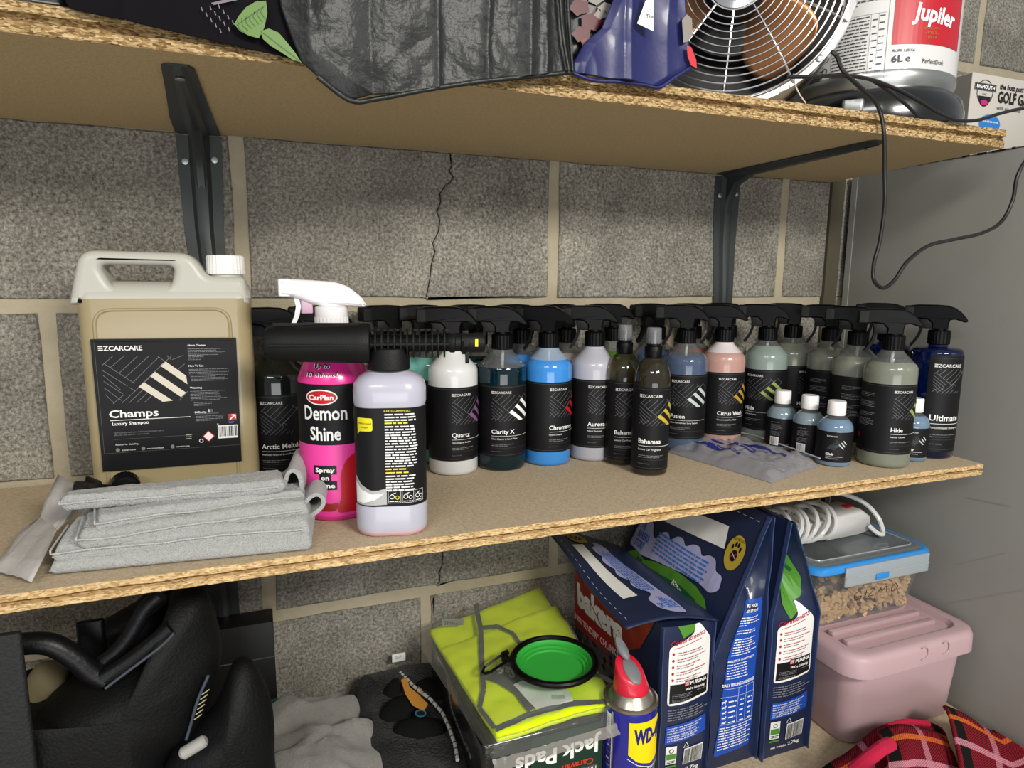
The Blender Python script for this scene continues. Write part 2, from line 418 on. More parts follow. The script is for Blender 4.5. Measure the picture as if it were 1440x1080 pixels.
def shelf(name, label, z0, z1, yf, x0, x1, x1b, seed):
    rg = random.Random(seed); t = z1-z0; m_ = MB()
    # front profile: lip, groove, lip; (y offset inwards, z fraction)
    prof = [(0, 1.0), (-.0005, .97), (-.0008, .64), (.0070, .56), (.0075, .44), (-.0004, .36), (0, .04), (.0006, 0)]
    N = 230; vs = []; fs = []; ms = []
    pts0 = [(0.0, z1)] + [(None, None)]*0
    for i in range(N+1):
        x = x0+(x1-x0)*i/N
        row = [(x, 0.0, z1)]
        for k, (dy, f) in enumerate(prof):
            j = .0011 if k not in (3, 4) else .0022
            yy = yf+dy+rg.uniform(-j, j)*(.5 if k in (0, 7) else 1); zz = z0+t*f+rg.uniform(-.0005, .0005)*(0 if k in (0, 7) else 1)
            row.append((x, yy, zz))
        row.append((x, 0.0, z0))
        if i > N-3:   # skewed sawn end
            row = [(xx+(x1b-x1)*(1-(yy/yf if yf else 1)), yy, zz) for xx, yy, zz in row]
        vs += row
    n = len(prof)+2
    for i in range(N):
        for j in range(n-1):
            a = i*n+j; fs.append((a, a+1, a+n+1, a+n)); ms.append(0 if j == 0 else (1 if j == n-2 else 2))
        fs.append((i*n+n-1, i*n, (i+1)*n, (i+1)*n+n-1)); ms.append(2)
    k = len(m_.v); m_.v += vs; m_.f += fs; m_.m += ms
    m_.add([vs[j] for j in range(n)], [tuple(range(n))], 2)
    # right end with the same groove
    for i in range(1):
        E = vs[N*n:(N+1)*n]
        M_ = 26; rows = []
        for q in range(M_+1):
            s_ = q/M_; y = yf*(1-s_); xe = x1+(x1b-x1)*s_
            rows.append([(xe+(-.005 if kk in (3, 4) else 0)+rg.uniform(-.0008, .0008), y, z0+t*f) for kk, (dy, f) in enumerate(prof)])
        m_.loft(rows, False, 2, closed=False)
    o = m_.build(name, [TOPF, BOTF, CHIPD if seed == 1 else CHIP], None, smooth=False)
    tag(o, label, 'shelf'); return o
shelf('chipboard_shelf', 'upper chipboard shelf carrying the bags, fan and keg', .2155, UP, -.329, -1.3, .958, 1.0, 1)
shelf('chipboard_shelf', 'middle chipboard shelf carrying the rows of spray bottles', SHELF-.0165, SHELF, -.331, -1.3, .992, 1.0, 2)
shelf('chipboard_shelf', 'lower chipboard shelf carrying the dog food bags and pink box', LOW-.018, LOW, -.56, -1.3, 1.034, 1.034, 3)

# brackets
def bracket(label, xc, z_top, y_tip, tipx=.006):
    t = thing('shelf_bracket', label, 'bracket', (xc, 0, z_top), group=None)
    H = .32; D = -y_tip
    def strip(path, wid, nrm, nm):
        m_ = MB(); rings = []
        for (p, w_) in path:
            # cross-section: flat flange, raised rib in the middle
            r = w_*.19; h = .007*min(1, w_/.04)
            sec = [(-w_/2, 0), (-r*1.25, 0), (-r*.75, h*.8), (0, h), (r*.75, h*.8), (r*1.25, 0), (w_/2, 0), (w_/2, -.0022+.0004), (-w_/2, -.0022+.0004)]
            rings.append([Vector((p[0]+a, p[1]+nrm[1]*b_, p[2]+nrm[2]*b_)) for a, b_ in sec])
        m_.loft(rings, True); return m_.build(nm, STEEL, t, sharp=25)
    leg = [((0, -.004, -.004), .052), ((0, -.004, -.05), .051), ((.0, -.004, -.12), .046), ((.004, -.004, -.2), .040), ((.006, -.004, -H), .030), ((.006, -.004, -H-.008), .018)]
    strip([((p[0], -.0022, p[2]), w_) for p, w_ in leg], 0, (0, -1, 0), 'wall_plate')
    arm = [((0, -.004, -.0022), .052), ((0, -D*.3, -.0022), .046), ((tipx*.6, -D*.7, -.0022), .034), ((tipx, -D, -.0022), .026), ((tipx, -D-.007, -.0022), .016)]
    strip(arm, 0, (0, 0, -1), 'arm')
    m_ = MB()   # gusset rib
    m_.prism([(0, 0), (-.075, -.004), (-.03, -.02), (-.012, -.045), (-.004, -.10), (0, -.10)], .014, bev=.003, M=Matrix.Rotation(PI/2, 4, 'Z'))
    g = m_.build('rib', STEEL, t); 
    for sx, sz in ((-.017, -.036), (.017, -.032), (.004, -.2)):
        m_ = MB(); M_ = Matrix.Translation((sx, -.004, sz)) @ Matrix.Rotation(PI/2, 4, 'X')
        m_.lathe([(.0036, -.001), (.0042, .0006), (.0038, .0014), (.0012, .0017)], 14, M=M_)
        m_.build('screw', SCREW, t)
    m_ = MB(); m_.lathe([(.004, 0), (.004, .001), (.001, .0015)], 12, M=Matrix.Translation((tipx, -D+.012, -.0075)) @ Matrix.Rotation(PI, 4, 'X')); m_.build('screw', SCREW, t)
    return t
bracket('dark grey steel bracket under the upper shelf, above the large shampoo jug', -.044, .2155, -.29)
bracket('dark grey steel bracket under the upper shelf, near the grey cabinet', .771, .2155, -.295, -.004)
bracket('dark grey steel bracket under the middle shelf, behind the black bag', -.054, SHELF-.0165, -.29)

# cabinet
CAB = mat('cabinet_paint', '#96958f', .42, spec=.45, var=.25, vscale=5, c2='#8b8a84', bump=.05, bscale=300)
cab = thing('metal_cabinet', 'tall plain grey metal cabinet standing right of the shelves', 'cabinet', (1.040, -.012, LOW-.5))
CH = .2285-(LOW-.5)
m_ = MB(); m_.rbox((0, -.75, 0), (.6, 0, CH), .004, rz=.004); m_.build('carcass', CAB, cab)
m_ = MB(); m_.box((-.0012, -.012, 0), (.0, 0, CH-.002)); m_.build('side_seam', CAB, cab)
MARK = mat('scuff_mark', '#8d8c84', .5)
def cabm(a, h, o): return (-.0006-o, a, h)
for (p, q) in (((1345, 795), (1415, 778)), ((1330, 850), (1440, 830)), ((1360, 700), (1420, 712))):
    A = at(*p, 0, 1.040); B = at(*q, 0, 1.040); o0 = Vector((1.040, -.012, LOW-.5))
    d = Decal(cabm, off=.0); d.line(A.y-o0.y, A.z-o0.z, B.y-o0.y, B.z-o0.z, .0012, 0); d.build('scuff', MARK, cab, fix=False)
m_ = MB(); m_.box((1.000, -.006, -1.1), (1.030, .003, .228)); tag(m_.build('shade_strip_1', mat('shade_strip_paint', '#4c4738', .9, bump=.4, bscale=150), None, smooth=False), 'dark strip standing in for wall shade beside the cabinet back', kind='structure')  # added strip, its dark colour is the shade between wall and cabinet
m_ = MB(); m_.box((-1.6, -4.0, -1.16), (2.6, .12, -1.15)); tag(m_.build('floor', mat('concrete_floor', '#8a867c', .9, bump=.3, bscale=60), None, smooth=False), kind='structure')

# ------------------------------------------------------------------ spray bottles
def camrot(x, y):
    return math.atan2(CAM.x-x, -(CAM.y-y))
MESH = {}
def inst(key, name, mats, parent, maker, **kw):
    """first time builds the mesh, afterwards shares it"""
    if key not in MESH:
        b_ = maker(); o = b_.build(name, mats, parent, **kw); MESH[key] = o.data; return o
    o = bpy.data.objects.new(name, MESH[key]); col.objects.link(o); o.parent = parent
    if 'loc' in kw: o.location = kw['loc']
    if 'rot' in kw: o.rotation_euler = kw['rot']
    return o

def mk_trigger(w=.0085, prof=None):
    b_ = MB()
    P = prof or [(-.040, .2015), (-.040, .2225), (-.030, .2238), (-.006, .2240), (.008, .2230), (.017, .2195), (.025, .2135), (.0325, .2045), (.034, .2005), (.030, .1990), (.018, .2030), (.012, .2020), (.0105, .1950), (.0105, .1880), (-.0105, .1880), (-.0105, .1960), (-.016, .2020), (-.030, .2030)]
    b_.prism([(x, z-.187) for x, z in P], w*2, bev=.002)
    return b_
def mk_nozzle():
    b_ = MB(); M_ = Matrix.Translation((-.0385, 0, .0250)) @ Matrix.Rotation(-PI/2, 4, 'Y')
    b_.loft([[Vector((s_*x, s_*y, z)) for x, y in ((.0095, .0075), (.0075, .0095), (-.0075, .0095), (-.0095, .0075), (-.0095, -.0075), (-.0075, -.0095), (.0075, -.0095), (.0095, -.0075))] for s_, z in ((1, -.003), (1.05, .0), (1.05, .008), (.9, .0095), (.25, .0095), (.2, .006))], M=M_)
    return b_
def mk_lever():
    b_ = MB(); pts = [(-.027, .016), (-.0245, .008), (-.0245, -.001), (-.027, -.010), (-.032, -.019), (-.036, -.025)]
    rings = []
    for i, (x, z) in enumerate(pts):
        q = .0062-.0016*i/5; a = R_(-10-8*i); rings.append([Vector((x+dx*math.cos(a), dy, z+dx*math.sin(a))) for dx, dy in ((.0018, q), (-.0018, q), (-.0012, 0), (-.0018, -q), (.0018, -q), (.0026, 0))])
    b_.loft(rings); return b_
def mk_piston():
    b_ = MB(); b_.rbox((-.0265, -.0062, .0015), (-.008, .0062, .0165), .002, rz=.0015); return b_
def mk_stem():
    b_ = MB(); b_.lathe([(.0085, -.001), (.0085, .004), (.007, .006), (.0065, .016)], 16); return b_
def mk_collar(r=.0142, h=.0215):
    b_ = MB(); b_.lathe([(r-.001, -h), (r, -h+.001), (r, -.002), (r-.0015, -.0003), (r-.004, 0)], 48, rib=.0006); return b_

def liquid(name, c, trans=0.0, rough=.12, sss=0, var=0, ior=1.33):
    return mat(name, c, rough, trans=trans, ior=ior, spec=.5, coat=.6, sss=sss)
SHELL = clear('bottle_shell', '#dfe4e2', .03, veil=.06)
FOAMY = clear('frothy_shell', '#e8eef2', .08, veil=.45, vcol='#b9cde0')
TUBE = mat('dip_tube_plastic', '#c9ccc8', .3)

def ez_label(t, R, h0, h1, title, sub, stripe, th, full=True, sc_=1.0, tcap=.0062, back=False, scale=1, arc=None):
    """black wrap label: film, then the print as its child"""
    L_ = MB(); N_ = 56; vs = []
    L_.lathe([(R+.0002, h0), (R+.0004, h0), (R+.0004, h1), (R+.0002, h1)], N_, caps=False)
    if arc:
        L_ = Decal(cyl(R, th), off=.0003, step=.003); L_.rect(arc[0], h0, arc[1], h1, 0, .0003); lab = L_.build('label', LBL, t, fix=False)
    else: lab = L_.build('label', LBL, t)
    d = Decal(cyl(R, th), off=.0006, step=.003)
    S = (h1-h0)/.099; T = h0
    H = lambda z: T+(z-.021)*S
    W = .058*min(1, S*1.0)
    e0 = arc[0] if arc else -R*1.2; d.rect(e0, H(.1175), R*1.7, H(.1178), 2); d.rect(e0, H(.0235), R*1.7, H(.0238), 2)
    # maker's name: first letter is three bars
    c = .0034*S
    for k in range(3): d.rect(0, H(.1085)+k*c*.38, c*.85, H(.1085)+k*c*.38+c*.2, 0, .0003)
    d.text('ZCARCARE', c*.95, H(.1085), c, 0, w=.0235*S)
    # interlocking line pattern
    k = W/650
    seg = [(10,85,95,5),(70,105,175,5),(130,150,280,5),(175,190,365,5),(228,238,450,25),(262,275,520,40),(20,65,300,290),(0,115,190,270),(0,165,160,300),(0,215,150,345),(5,265,120,370),(10,320,75,385),(125,405,380,175),(190,405,300,300),(250,405,330,330),(60,400,160,310),(0,385,60,330),(420,5,520,95),(490,60,550,5),(560,5,650,85),(590,130,650,70),(330,405,380,360),(560,405,650,310),(390,400,420,370),(300,235,350,285)]
    for x0, y0, x1, y1 in seg: d.line(x0*k, H(.107)-y0*k, x1*k, H(.107)-y1*k, .00032*S, 1, .0002)
    if stripe:
        for q in ([(265,270),(305,230),(520,400),(445,405)], [(357,182),(398,145),(632,335),(590,372)], [(445,95),(485,58),(642,188),(647,262)]):
            n_ = 8; pts = []
            A, B, C_, D_ = q
            vs = []
            for i in range(n_+1):
                f = i/n_; vs += [((A[0]+(D_[0]-A[0])*f)*k, H(.107)-(A[1]+(D_[1]-A[1])*f)*k), ((B[0]+(C_[0]-B[0])*f)*k, H(.107)-(B[1]+(C_[1]-B[1])*f)*k)]
            d.put(vs, [(2*i, 2*i+1, 2*i+3, 2*i+2) for i in range(n_)], 3, .0004)
    d.text(title, 0, H(.0535), tcap*S, 0, bold=.018)
    d.rect(0, H(.0500), W, H(.0504), 0)
    if sub: d.text(sub, 0, H(.0452), .0023*S, 0)
    d.para(.0003, H(.0385), .034*S, 2, .0021*S, .0009, 1)
    d.rect(0, H(.0335), W, H(.0337), 2)
    d.text('Passion for detailing', 0, H(.0285), .0012*S, 1)
    if back:      # small print seen on the side of the label
        for z, n_ in ((.105, 3), (.093, 4), (.077, 3), (.068, 5)): d.para(-.05, H(z), -.022, n_, .0022*S, .0009, 1)
        d.rect(-.05, H(.040), -.044, H(.046), 4)
    pr = d.build('print', [INK_W, INK_G, INK_D, stripe or INK_W, INK_R], lab, fix=False, smooth=False)
    return lab

def ez_bottle(label, x, y, liq, title, sub='', stripe=None, th=0, rot=0, level=.150, shell=None, R=.0335, group='500 ml trigger spray bottles', dip=True, back=False, z=SHELF, plain=False):
    a = camrot(x, y)
    t = thing('spray_bottle', label, 'spray bottle', (x, y, z), a, group)
    prof = [(R*.86, 0), (R*.97, .002), (R, .006), (R, .134), (R*.985, .141), (R*.93, .1455), (R*.80, .150), (R*.62, .1565), (R*.46, .162), (R*.395, .1655), (R*.37, .170)]
    out = []; mis = []
    for i, (r, h) in enumerate(prof):
        if i and prof[i-1][1] < level < h:
            f = (level-prof[i-1][1])/(h-prof[i-1][1]); out.append((prof[i-1][0]+(r-prof[i-1][0])*f, level)); mis.append(0)
            out.append((r, h)); mis.append(1)
        else:
            out.append((r, h))
            if i: mis.append(0 if h <= level else 1)
    b_ = MB(); b_.lathe(out, 44, mis=mis)
    if level < .165:
        rr = [o for o in out if abs(o[1]-level) < 1e-6][0][0] if any(abs(o[1]-level) < 1e-6 for o in out) else R*.9
        b_.add([((rr-.0006)*math.cos(2*PI*k/32), (rr-.0006)*math.sin(2*PI*k/32), level-.0002) for k in range(32)], [tuple(range(32))], 0)
    b_.build('bottle', [liq, shell or SHELL], t, sharp=50)
    if plain:
        L_ = MB(); L_.lathe([(R+.0002, .021), (R+.0004, .021), (R+.0004, .120), (R+.0002, .120)], 40, caps=False); L_.build('label', LBL, t)
    else: ez_label(t, R, .021, .120, title, sub, stripe, th, back=back)
    r = rot
    inst('collar', 'collar', BLK, t, mk_collar, loc=(0, 0, .187))
    inst('stem', 'stem', BLK, t, mk_stem, loc=(0, 0, .187), rot=(0, 0, r))
    inst('head', 'trigger_head', BLK, t, mk_trigger, loc=(0, 0, .187), rot=(0, 0, r))
    inst('lever', 'trigger', BLK, t, mk_lever, loc=(0, 0, .187), rot=(0, 0, r))
    inst('nozzle', 'nozzle', BLKM, t, mk_nozzle, loc=(0, 0, .187), rot=(0, 0, r))
    inst('piston', 'piston', BLKM, t, mk_piston, loc=(0, 0, .187), rot=(0, 0, r))
    if dip and level < .16:
        d_ = MB(); d_.tube([(0, 0, level-.003), (.001, 0, .17)], .0022, 8); d_.build('dip_tube', TUBE, t)
    return t

def ink(n, c): return mat(n, c, .4)
Lwhite = liquid('white_liquid', '#cfd0ce', rough=.25)
Lteal = liquid('teal_liquid', '#0b4f60', trans=.85, rough=.06)
Lblue = liquid('bright_blue_liquid', '#3a86d0')
Lmilk = liquid('milky_lilac_plastic', '#a9a9b2', rough=.3)
Lfus = liquid('denim_blue_liquid', '#5d6f8c', trans=.45)
Lcit = liquid('coral_liquid', '#b08a80', rough=.3)
Lhide = liquid('pale_green_milk', '#8c9b94', rough=.2, trans=.2)
Lhid2 = liquid('dull_green_milk', '#8b8f80', rough=.2, trans=.3)
Lult = liquid('navy_blue_liquid', '#0a2468', trans=.8, rough=.05)
Lgreen = liquid('leaf_green_liquid', '#4e7a22', trans=.3)
Larc = liquid('dark_bottle_liquid', '#141a16', rough=.08)
Lturq = liquid('turquoise_liquid', '#6aa79c')
Lrust = liquid('rust_liquid', '#8b4a3a', trans=.2)
Lpinkg = liquid('grey_pink_liquid', '#8f8583', rough=.3)
G_ = '500 ml trigger spray bottles in the front row'
ez_bottle('opaque white bottle with purple diagonal stripes on its black label', .257, -.104, Lwhite, 'Quartz', 'Hybrid Spray Sealant', ink('purple_ink', '#7c5078'), R_(-3), level=.166, group=G_, R=.0335)
ez_bottle('clear dark teal bottle with bold white diagonal stripes on its label', .327, -.106, Lteal, 'Clarity X', 'Glass Cleaner & Panel Wipe', INK_W, R_(-24), level=.143, group=G_)
ez_bottle('bright sky blue bottle with red diagonal stripes on its black label', .398, -.104, Lblue, 'Chromance', 'Hybrid Detailer', INK_R, R_(4), level=.150, shell=FOAMY, group=G_, rot=R_(-12))
ez_bottle('milky lilac bottle with dark grey stripes, right of the sky blue one', .471, -.104, Lmilk, 'Aurora', 'Fallout Remover', ink('mid_grey_ink', '#63666b'), R_(-12), level=.168, group=G_)
ez_bottle('denim blue bottle with pale grey diagonal stripes on its black label', .630, -.104, Lfus, 'Fusion', 'Ultra Hydrophobic Spray Sealant', ink('pale_ink', '#b5bdbb'), R_(-32), level=.149, group=G_)
ez_bottle('coral pink bottle with orange diagonal stripes on its black label', .703, -.102, Lcit, 'Citrus Wash', 'Concentrated Pre Wash', ink('orange_ink', '#b08a2c'), R_(-8), level=.150, shell=liquid('frosted_white_plastic', '#cfc6c6', rough=.35), group=G_, dip=False)
ez_bottle('pale sea green bottle with olive stripes, behind the small white capped bottles', .792, -.098, Lhide, 'Hide', 'Leather Cleaner', ink('olive_ink', '#8d9a52'), R_(-50), level=.157, group=G_)
ez_bottle('dull green bottle just right of the sea green one, furthest back of three', .872, -.070, Lhid2, 'Hide', '', None, R_(24), level=.156, group=G_)
ez_bottle('dull green bottle, middle one of the three with labels turned away', .886, -.138, Lhid2, 'Hide', '', None, R_(38), level=.152, group=G_, back=True)
ez_bottle('dull green bottle directly behind the front-edge green bottle, mark on its shoulder', .868, -.206, Lhid2, 'Hide', '', None, R_(58), level=.150, group=G_, back=True)
ez_bottle('pale green milky bottle standing at the very front edge of the shelf', .856, -.276, Lhid2, 'Hide', 'Leather Cleaner', ink('olive_ink', '#8d9a52'), R_(12), level=.150, group=G_, R=.0345, back=True, rot=R_(10))
# rear row against the wall
GB = '500 ml trigger spray bottles in the rear row'
rear = [(.045, Larc, 'dark', 'behind the pink bottle'), (.113, Larc, 'dark', 'behind the white trigger head'), (.190, Lturq, 'turquoise', 'behind the foam lance body'), (.244, Lturq, 'turquoise', 'behind the white bottle'), (.314, Lteal, 'teal', 'behind the clear teal bottle'),
        (.384, Lblue, 'blue', 'between the clear teal and sky blue bottles'), (.458, Lpinkg, 'greyish pink', 'between the sky blue and lilac bottles'), (.540, Lgreen, 'leaf green', 'between the lilac and the two slim bottles'), (.620, Lfus, 'blue', 'behind the denim blue bottle'),
        (.690, Lrust, 'rust brown', 'between the denim and coral bottles'), (.762, Lhid2, 'dull green', 'between the coral and sea green bottles')]
for x, lq, cn, wh in rear[2:]:
    ez_bottle('%s spray bottle of the rear row, %s' % (cn, wh), x, -.036 if x < .8 else -.034, lq, '', level=.151, group=GB, dip=False, rot=R_(rng.uniform(15, 55)), plain=True)
ez_bottle('dark spray bottle against the wall behind the white trigger head', .100, -.036, Larc, '', level=.166, group=GB, dip=False, plain=True)

# dark bottle beside the jug: label shown, head hidden by the foam lance
ez_bottle('dark bottle with black label between the large jug and the pink bottle', .034, -.085, Larc, 'Arctic Meltdown', 'Advanced Neutral Snow Foam', None, R_(-34), level=.168, R=.0375, group=None, rot=R_(6))

# two flat shouldered blue bottles on the right end
def ult(label, x, y, th, zt=.160, R=.034, rot=0, title='Ultimate'):
    a = camrot(x, y); t = thing('spray_bottle', label, 'spray bottle', (x, y, SHELF), a, 'flat shouldered dark blue spray bottles')
    b_ = MB(); b_.lathe([(R*.9, 0), (R, .003), (R, .158), (R*.95, .1625), (R*.8, .1645), (R*.42, .1655), (R*.38, .167), (R*.36, .173)], 44); b_.build('bottle', Lult, t, sharp=50)
    ez_label(t, R, .012, .155, title, 'Concentrated Shampoo', None, th, tcap=.0064, arc=(-.007, .075))
    inst('collar', 'collar', BLK, t, mk_collar, loc=(0, 0, .191)); 
    for k, n, f in (('stem', 'stem', mk_stem), ('head', 'trigger_head', mk_trigger), ('lever', 'trigger', mk_lever), ('nozzle', 'nozzle', mk_nozzle), ('piston', 'piston', mk_piston)):
        inst(k, n, BLK, t, f, loc=(0, 0, .191), rot=(0, 0, rot))
    return t
ult('flat shouldered dark blue bottle at the very right end of the middle shelf', .966, -.262, R_(-2))
ult('flat shouldered dark blue bottle mostly hidden left of the right-end blue one', .948, -.190, R_(-8))

# slim atomiser bottles
Lbah = clear('amber_tinted_shell', '#9c9270', .05, veil=.07, vcol='#8d8468')
def slim(label, x, y, th):
    a = camrot(x, y); R = .0245; t = thing('mist_spray_bottle', label, 'spray bottle', (x, y, SHELF), a, 'slim perfume atomiser bottles')
    b_ = MB(); b_.lathe([(R*.85, 0), (R, .003), (R, .122), (R*.99, .132), (R*.93, .141), (R*.80, .149), (R*.60, .155), (R*.44, .158), (R*.42, .163)], 40); b_.build('bottle', [Lbah], t, sharp=50)
    ez_label(t, R, .009, .121, 'Bahamas', 'Luxury Car Fragrance', ink('gold_ink', '#b8a032'), th, tcap=.0056)
    c_ = MB(); c_.lathe([(.0112, .158), (.0118, .160), (.0118, .173), (.0112, .174), (.0098, .1745), (.0098, .180)], 28, rib=.0002); c_.build('pump_collar', BLK, t)
    c_ = MB(); c_.lathe([(.0060, .178), (.0060, .186), (.0052, .187), (.0052, .191)], 20); c_.build('pump_button', BLKM, t)
    c_ = MB(); c_.lathe([(.0098, .177), (.0100, .178), (.0096, .1975), (.0088, .1985), (.003, .1988)], 28); c_.build('clear_cap', clear('frosted_cap', '#c9ccd2', .12, veil=.3, vcol='#a8a9ad'), t)
slim('slim black labelled atomiser with gold stripes, front one of the pair', .507, -.203, R_(-36))
slim('slim black labelled atomiser half hidden behind the other slim atomiser', .497, -.145, R_(-24))

# little sample bottles
Lel = liquid('pale_blue_liquid', '#8c9fa8', trans=.3, rough=.08); Lel2 = liquid('deeper_blue_liquid', '#7690a8', trans=.25, rough=.08)
def elixir(label, x, y, th, lq, back=False, S=1):
    a = camrot(x, y); R = .0222*S; t = thing('sample_bottle', label, 'bottle', (x, y, SHELF), a, 'small sample bottles with white caps')
    b_ = MB(); b_.lathe([(R*.82, 0), (R*.97, .002), (R, .006), (R, .052), (R*.97, .0575), (R*.86, .063), (R*.68, .0675), (R*.5, .0705), (R*.42, .072), (R*.42, .076)], 36, mis=[0]*6+[1]*3); b_.build('bottle', [lq, SHELL], t, sharp=50)
    L_ = MB(); L_.lathe([(R+.0002, .0075), (R+.0004, .0075), (R+.0004, .051), (R+.0002, .051)], 40, caps=False); lab = L_.build('label', LBL, t)
    d = Decal(cyl(R, th), off=.0006, step=.003)
    if not back:
        c = .0018
        for k in range(3): d.rect(0, .044+k*c*.38, c*.85, .044+k*c*.38+c*.2, 0)
        d.text('ZCARCARE', c, .044, c, 0, w=.012)
        for q in range(7): d.line(.001+q*.003, .026+q*.0008, .006+q*.003, .033, .0002, 1); d.line(.012-q*.0015, .040-q*.002, .017-q*.001, .034-q*.0015, .0002, 1)
        for q in range(3): d.line(.016+q*.0028, .0335+q*.0028, .0225+q*.0018, .027+q*.0032, .0014, 2)
        d.text('Elixir', 0, .0175, .0038, 0, bold=.02); d.rect(0, .0155, .022, .0158, 0); d.text('Miracle Concentrate', 0, .0125, .0014, 0)
    else:
        for z, n_ in ((.045, 1), (.041, 5), (.030, 4)): d.para(-.013, z, .004, n_, .0018, .0007, 1)
        d.bars(-.012, .010, -.001, .021, 3, 0)
        d.text('EZ', .0125, .010, .002, 0)
    d.build('print', [INK_W, INK_G, ink('pale_ink', '#b5bdbb'), INK_K], lab, fix=False, smooth=False)
    inst('wcap', 'cap', WHT, t, lambda: (lambda q: (q.lathe([(.0118, .0725), (.0122, .0733), (.0118, .091), (.0110, .0925), (.006, .0928)], 40, rib=.0003), q)[1])(MB()))
elixir('small pale blue bottle with white cap, leftmost of the three together, barcode turned forward', .776, -.158, R_(-5), Lel, True)
elixir('small pale blue bottle with white cap, middle of the three together, barcode turned forward', .783, -.206, R_(-5), Lel, True)
elixir('small blue bottle with white cap and striped label, front one of three together', .784, -.2545, R_(-22), Lel2, S=1.08)
elixir('small blue bottle with white cap alone between the front green and dark blue bottles', .914, -.274, R_(-14), Lel2)

# ------------------------------------------------------------------ large jug
JX0, JX1, JY = -.166, .009, -.14
jug = thing('jerry_can', 'large translucent jug of amber shampoo with a black label and beige stripes', 'jerrycan', ((JX0+JX1)/2, JY+.06, SHELF))
AMB = mat('amber_filled_plastic', '#968864', .32, spec=.5, sss=.0, bump=.03, bscale=60, coat=.3, var=.3, vscale=6, c2='#a09270')
MLK = mat('milky_plastic', '#b5b4aa', .38, bump=.04, bscale=80)
HW = (JX1-JX0)/2; LV = .013-SHELF
def rr(hw, y0, y1, r, z, seg=6):
    o = []
    for cx, cy, a0 in ((hw-r, y1-r, 0), (-hw+r, y1-r, 90), (-hw+r, y0+r, 180), (hw-r, y0+r, 270)):
        for k in range(seg+1):
            a = R_(a0+90*k/seg); o.append(Vector((cx+r*math.cos(a), cy+r*math.sin(a), z)))
    return o
b_ = MB(); pr = []
for z, ins in ((0, .006), (.002, .002), (.008, 0), (.02, 0), (.024, .0012), (.05, .001), (LV-.02, .001), (LV, .0005)): pr.append(rr(HW-ins, -.06+ins, .06-ins, .016, z))
b_.loft(pr, True, 0)
b_.build('body', [AMB], jug, sharp=50)
b_ = MB(); pr = []
for z, ins, r in ((LV-.0002, .0005, .016), (LV+.006, .002, .016), (LV+.013, .008, .015), (LV+.018, .02, .012)): pr.append([Vector((p.x*(1 if True else 1), p.y, p.z)) for p in rr(HW-ins*.35, -.06+ins, .06-ins, r, z)])
b_.loft(pr, True, 0)
b_.build('shoulder', [MLK], jug, sharp=60)
# handle plate: outline with a hole, made by curve fill
def curve_plate(name, loops, depth, bev, m_, parent, loc, rot=(PI/2, 0, 0)):
    c = bpy.data.curves.new(name, 'CURVE'); c.dimensions = '2D'; c.fill_mode = 'BOTH'; c.extrude = depth/2-bev; c.bevel_depth = bev; c.offset = -bev; c.bevel_resolution = 3
    for lp in loops:
        s_ = c.splines.new('POLY'); s_.points.add(len(lp)-1); s_.use_cyclic_u = True
        for p, q in zip(s_.points, lp): p.co = (q[0], q[1], 0, 1)
    o = bpy.data.objects.new(name, c); me = bpy.data.meshes.new_from_object(o); bpy.data.objects.remove(o); bpy.data.curves.remove(c)
    me.name = name; me.materials.clear(); me.materials.append(m_)
    me.polygons.foreach_set('use_smooth', [True]*len(me.polygons)); me.set_sharp_from_angle(angle=R_(50))
    o = bpy.data.objects.new(name, me); col.objects.link(o); o.parent = parent; o.location = loc; o.rotation_euler = rot; return o
def roundpoly(pts, r, seg=5):
    o = []; n = len(pts)
    for i in range(n):
        p = Vector(pts[i]); a = Vector(pts[i-1]); b = Vector(pts[(i+1) % n])
        da = (a-p); db = (b-p); rr_ = min(r if not isinstance(r, (list, tuple)) else r[i], da.length*.45, db.length*.45)
        A = p+da.normalized()*rr_; B = p+db.normalized()*rr_
        for k in range(seg+1):
            t = k/seg; q = A*(1-t)**2+p*2*t*(1-t)+B*t*t; o.append((q.x, q.y))
    return o
def jp(px, py): p = at(px, py, 1, JY+.03); return (p.x-(JX0+JX1)/2, p.z-SHELF)
outl = roundpoly([jp(104, 428), jp(118, 352), jp(272, 357), jp(293, 388), jp(345, 390), jp(352, 428)], [.004, .016, .018, .006, .006, .004])
hole = roundpoly([jp(145, 372), jp(250, 374), jp(244, 404), jp(165, 405)], [.009]*4)
curve_plate('handle', [outl, hole], .05, .008, MLK, jug, (0, -.032+.0, 0))
nk = at(318, 386, 1, JY+.03)
b_ = MB(); b_.lathe([(.0200, 0), (.0205, .001), (.0205, .0045), (.0198, .005), (.0198, .0195), (.0185, .0215), (.010, .0222)], 60, rib=.0007); b_.build('screw_cap', WHT, jug, loc=(nk.x-(JX0+JX1)/2, -.032, nk.z-SHELF))
b_ = MB(); b_.lathe([(.018, -.012), (.018, .002)], 32); b_.build('neck', MLK, jug, loc=(nk.x-(JX0+JX1)/2, -.032, nk.z-SHELF))
